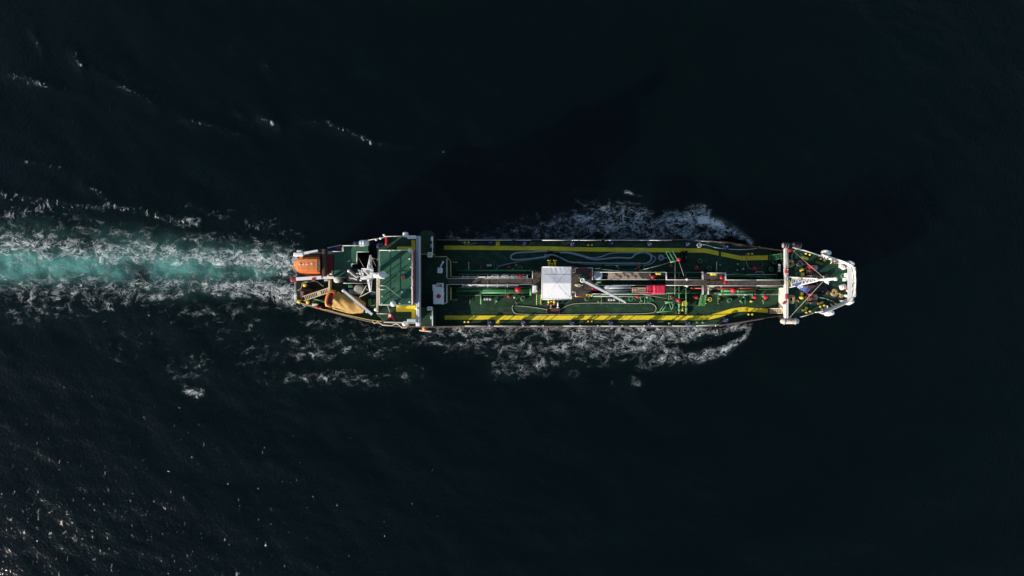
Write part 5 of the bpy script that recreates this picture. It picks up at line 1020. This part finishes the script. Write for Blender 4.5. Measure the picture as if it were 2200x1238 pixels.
# blue flag with a white emblem on the foremast halyard
fc = [Q(6, 652, 648, 8.6), Q(6, 718, 622, 9.4), Q(6, 868, 708, 7.6), Q(6, 826, 762, 6.9)]; fl = thing('flag', 'blue flag with white round emblem hanging beside the white foremast', 'flag', fc[0])
def fp(u, v, off=0): p = fc[0].lerp(fc[3], u).lerp(fc[1].lerp(fc[2], u), v); return p - fc[0] + Vector((0, 0, .10 * math.sin(u * 9 + v * 2) + .05 * math.sin(u * 17 + 1) + off))
mb = MB(); vs = [fp(i / 24, j / 10) for i in range(25) for j in range(11)] + [fp(i / 24, j / 10, -.012) for i in range(25) for j in range(11)]
mb.add(vs, [(i * 11 + j, (i + 1) * 11 + j, (i + 1) * 11 + j + 1, i * 11 + j + 1) for i in range(24) for j in range(10)] + [(275 + i * 11 + j, 275 + (i + 1) * 11 + j, 275 + (i + 1) * 11 + j + 1, 275 + i * 11 + j + 1) for i in range(24) for j in range(10)], True); part('flag_cloth', mb, 'flag', fl)
part('emblem_ring', MB().tube([fp(.42 + .115 * math.cos(t), .52 + .26 * math.sin(t), .02) for t in [k * .3927 for k in range(16)]], .045, 5, closed=True), 'white', fl); part('emblem_star', MB().tube([fp(.37, .52, .02), fp(.47, .52, .02)], .05, 5).tube([fp(.42, .38, .02), fp(.42, .66, .02)], .05, 5), 'white', fl); part('emblem_bar', MB().tube([fp(.32 + .03 * k, .12, .02) for k in range(8)], .05, 5), 'white', fl); part('halyard', MB().tube([(0, 0, 0), Vector((base.x - .3, base.y + .3, 11)) - fc[0]], .02, 5), 'rail', fl)
# life rafts, fenders and small loose gear
def raft(label, r, x, y, z, L, R, rz, m='pale'):
    p = Q(r, x, y, z); o = thing('life_raft', label, 'life raft', p, rad(rz)); part('canister', MB().lathe((-L / 2, 0, R + .1), [(R * .75, 0), (R, .08), (R, L * .47), (R * 1.05, L * .48), (R * 1.05, L * .52), (R, L * .53), (R, L - .08), (R * .75, L)], 18, 'X'), m, o)
    part('cradle', MB().box((-L * .28, 0, .1), (.12, R * 1.6, .2)).box((L * .28, 0, .1), (.12, R * 1.6, .2)), 'white2', o)
    for s in (-.28, .28): part('raft_strap', MB().tube([(L * s, R * 1.03 * math.cos(t), R + .1 + R * 1.03 * math.sin(t)) for t in [k * .449 for k in range(14)]], .03, 5, closed=True), 'grey', o)
raft('pale blue life raft canister on the starboard boat deck rail', 2, 125, 222, BD, 1.25, .42, 4); raft('white ribbed life raft canister standing near the bow platform', 6, 1225, 682, FC, .8, .36, 20, 'white'); raft('dark blue life raft canister aft of the pale one', 2, 45, 232, BD - .4, 1.1, .36, 4, 'blue')
def fender(label, r, x, y, z, w_, d_, m, ribs):
    p = Q(r, x, y, z); W_, D_ = S(r, w_, z), S(r, d_, z); o = thing('fender', label, 'fender', p); rr = D_ * .5
    part('fender_body', MB().lathe((-W_ / 2, 0, 0), [(rr * .35, 0), (rr * .8, W_ * .05), (rr, W_ * .16), (rr, W_ * .84), (rr * .8, W_ * .95), (rr * .35, W_)], 18, 'X'), m, o)
    for k in range(ribs): part('tyre', MB().tube([(-W_ / 2 + W_ * (.2 + .6 * k / max(1, ribs - 1)), rr * 1.02 * math.cos(t), rr * 1.02 * math.sin(t)) for t in [q_ * .449 for q_ in range(14)]], .1, 6, closed=True), 'fender' if m == 'fendw' else 'black', o)
    part('chain', MB().tube([(0, 0, rr), (-.1, -.9 if y < 600 else .9, rr + .5)], .04, 5), 'rustb', o)
fender('dark rubber fender hung at the starboard corner of the forecastle', 6, 585, 203, 5.0, 90, 62, 'fender', 3); fender('grey ribbed tyre fender outside the starboard forecastle rail', 6, 708, 205, 5.0, 112, 72, 'fender', 5); fender('long pale fender hung below the port forecastle corner', 6, 628, 1078, 5.0, 215, 64, 'fendw', 2); fender('black rubber fender beside the starboard end of the wheelhouse front', 2, 812, 118, 4.6, 130, 70, 'black', 4)
o = thing('fender', 'orange and white buoy fender at the port end of wheelhouse front', 'fender', Q(2, 785, 1165, 4.4)); part('fender_body', MB().lathe((0, 0, 0), [(.1, -.5), (.3, -.35), (.38, 0), (.3, .35), (.1, .5)], 14), 'orange', o); part('fender_board', MB().box((.1, -.35, -.1), (1.7, .2, .25), rz=-.1, bevel=.05), 'fendw', o); part('fender_line', MB().tube([(0, 0, .4), (0, .9, .9)], .04, 5), 'hoseb', o)
o = thing('life_ring', 'orange life ring on the white bow bulwark', 'life ring', Q(6, 1296, 700, FC + .55)); part('ring', MB().tube([(.1 * math.sin(t) * .5, .3 * math.cos(t), .3 * math.sin(t)) for t in [k * .3927 for k in range(16)]], .1, 8, closed=True), 'orange', o); part('ring_band', MB().box((0, .3, 0), (.24, .12, .24)).box((0, -.3, 0), (.24, .12, .24)), 'white', o)
rg = random.Random(9)
for k, (r, x, y, c_, lb_) in enumerate(((3, 770, 553, 'woodp', 'pale bundle of rags on the catwalk pipes'), (3, 880, 560, 'white', 'white sack lying along the starboard catwalk rail'), (3, 985, 562, 'woodp', 'small sack next to the white sack by starboard catwalk rail'), (4, 555, 660, 'hoseb', 'pale rope heap beside the deck crane base'), (4, 600, 570, 'green', 'green rag heap behind the deck crane base'), (4, 748, 705, 'redfl', 'red sack under the deck crane boom'))):
    p = Q(r, x, y, CW + (.03 if r == 4 else -.3)); o = thing('sack', lb_, 'sack', p); mb = MB(); n1, n2 = 12, 7; secs = []
    for i in range(n2):
        f = i / (n2 - 1); secs.append([(math.cos(t) * (.55 - .25 * f) * (1 + .2 * rg.uniform(-1, 1)), math.sin(t) * (.26 - .1 * f) * (1 + .2 * rg.uniform(-1, 1)), .32 * math.sin(f * 1.5)) for t in [j * 2 * math.pi / n1 for j in range(n1)]])
    mb.loft(secs, smooth=True); part('sack_body', mb, c_, o); part('sack_neck', MB().tube([(.4, 0, .15), (.62, .05, .2)], [.1, .07], 8), c_, o)
    if r == 3: part('sack_rest', MB().box((0, 0, -1.1), (.5, .3, 2.2)), 'dark', o)
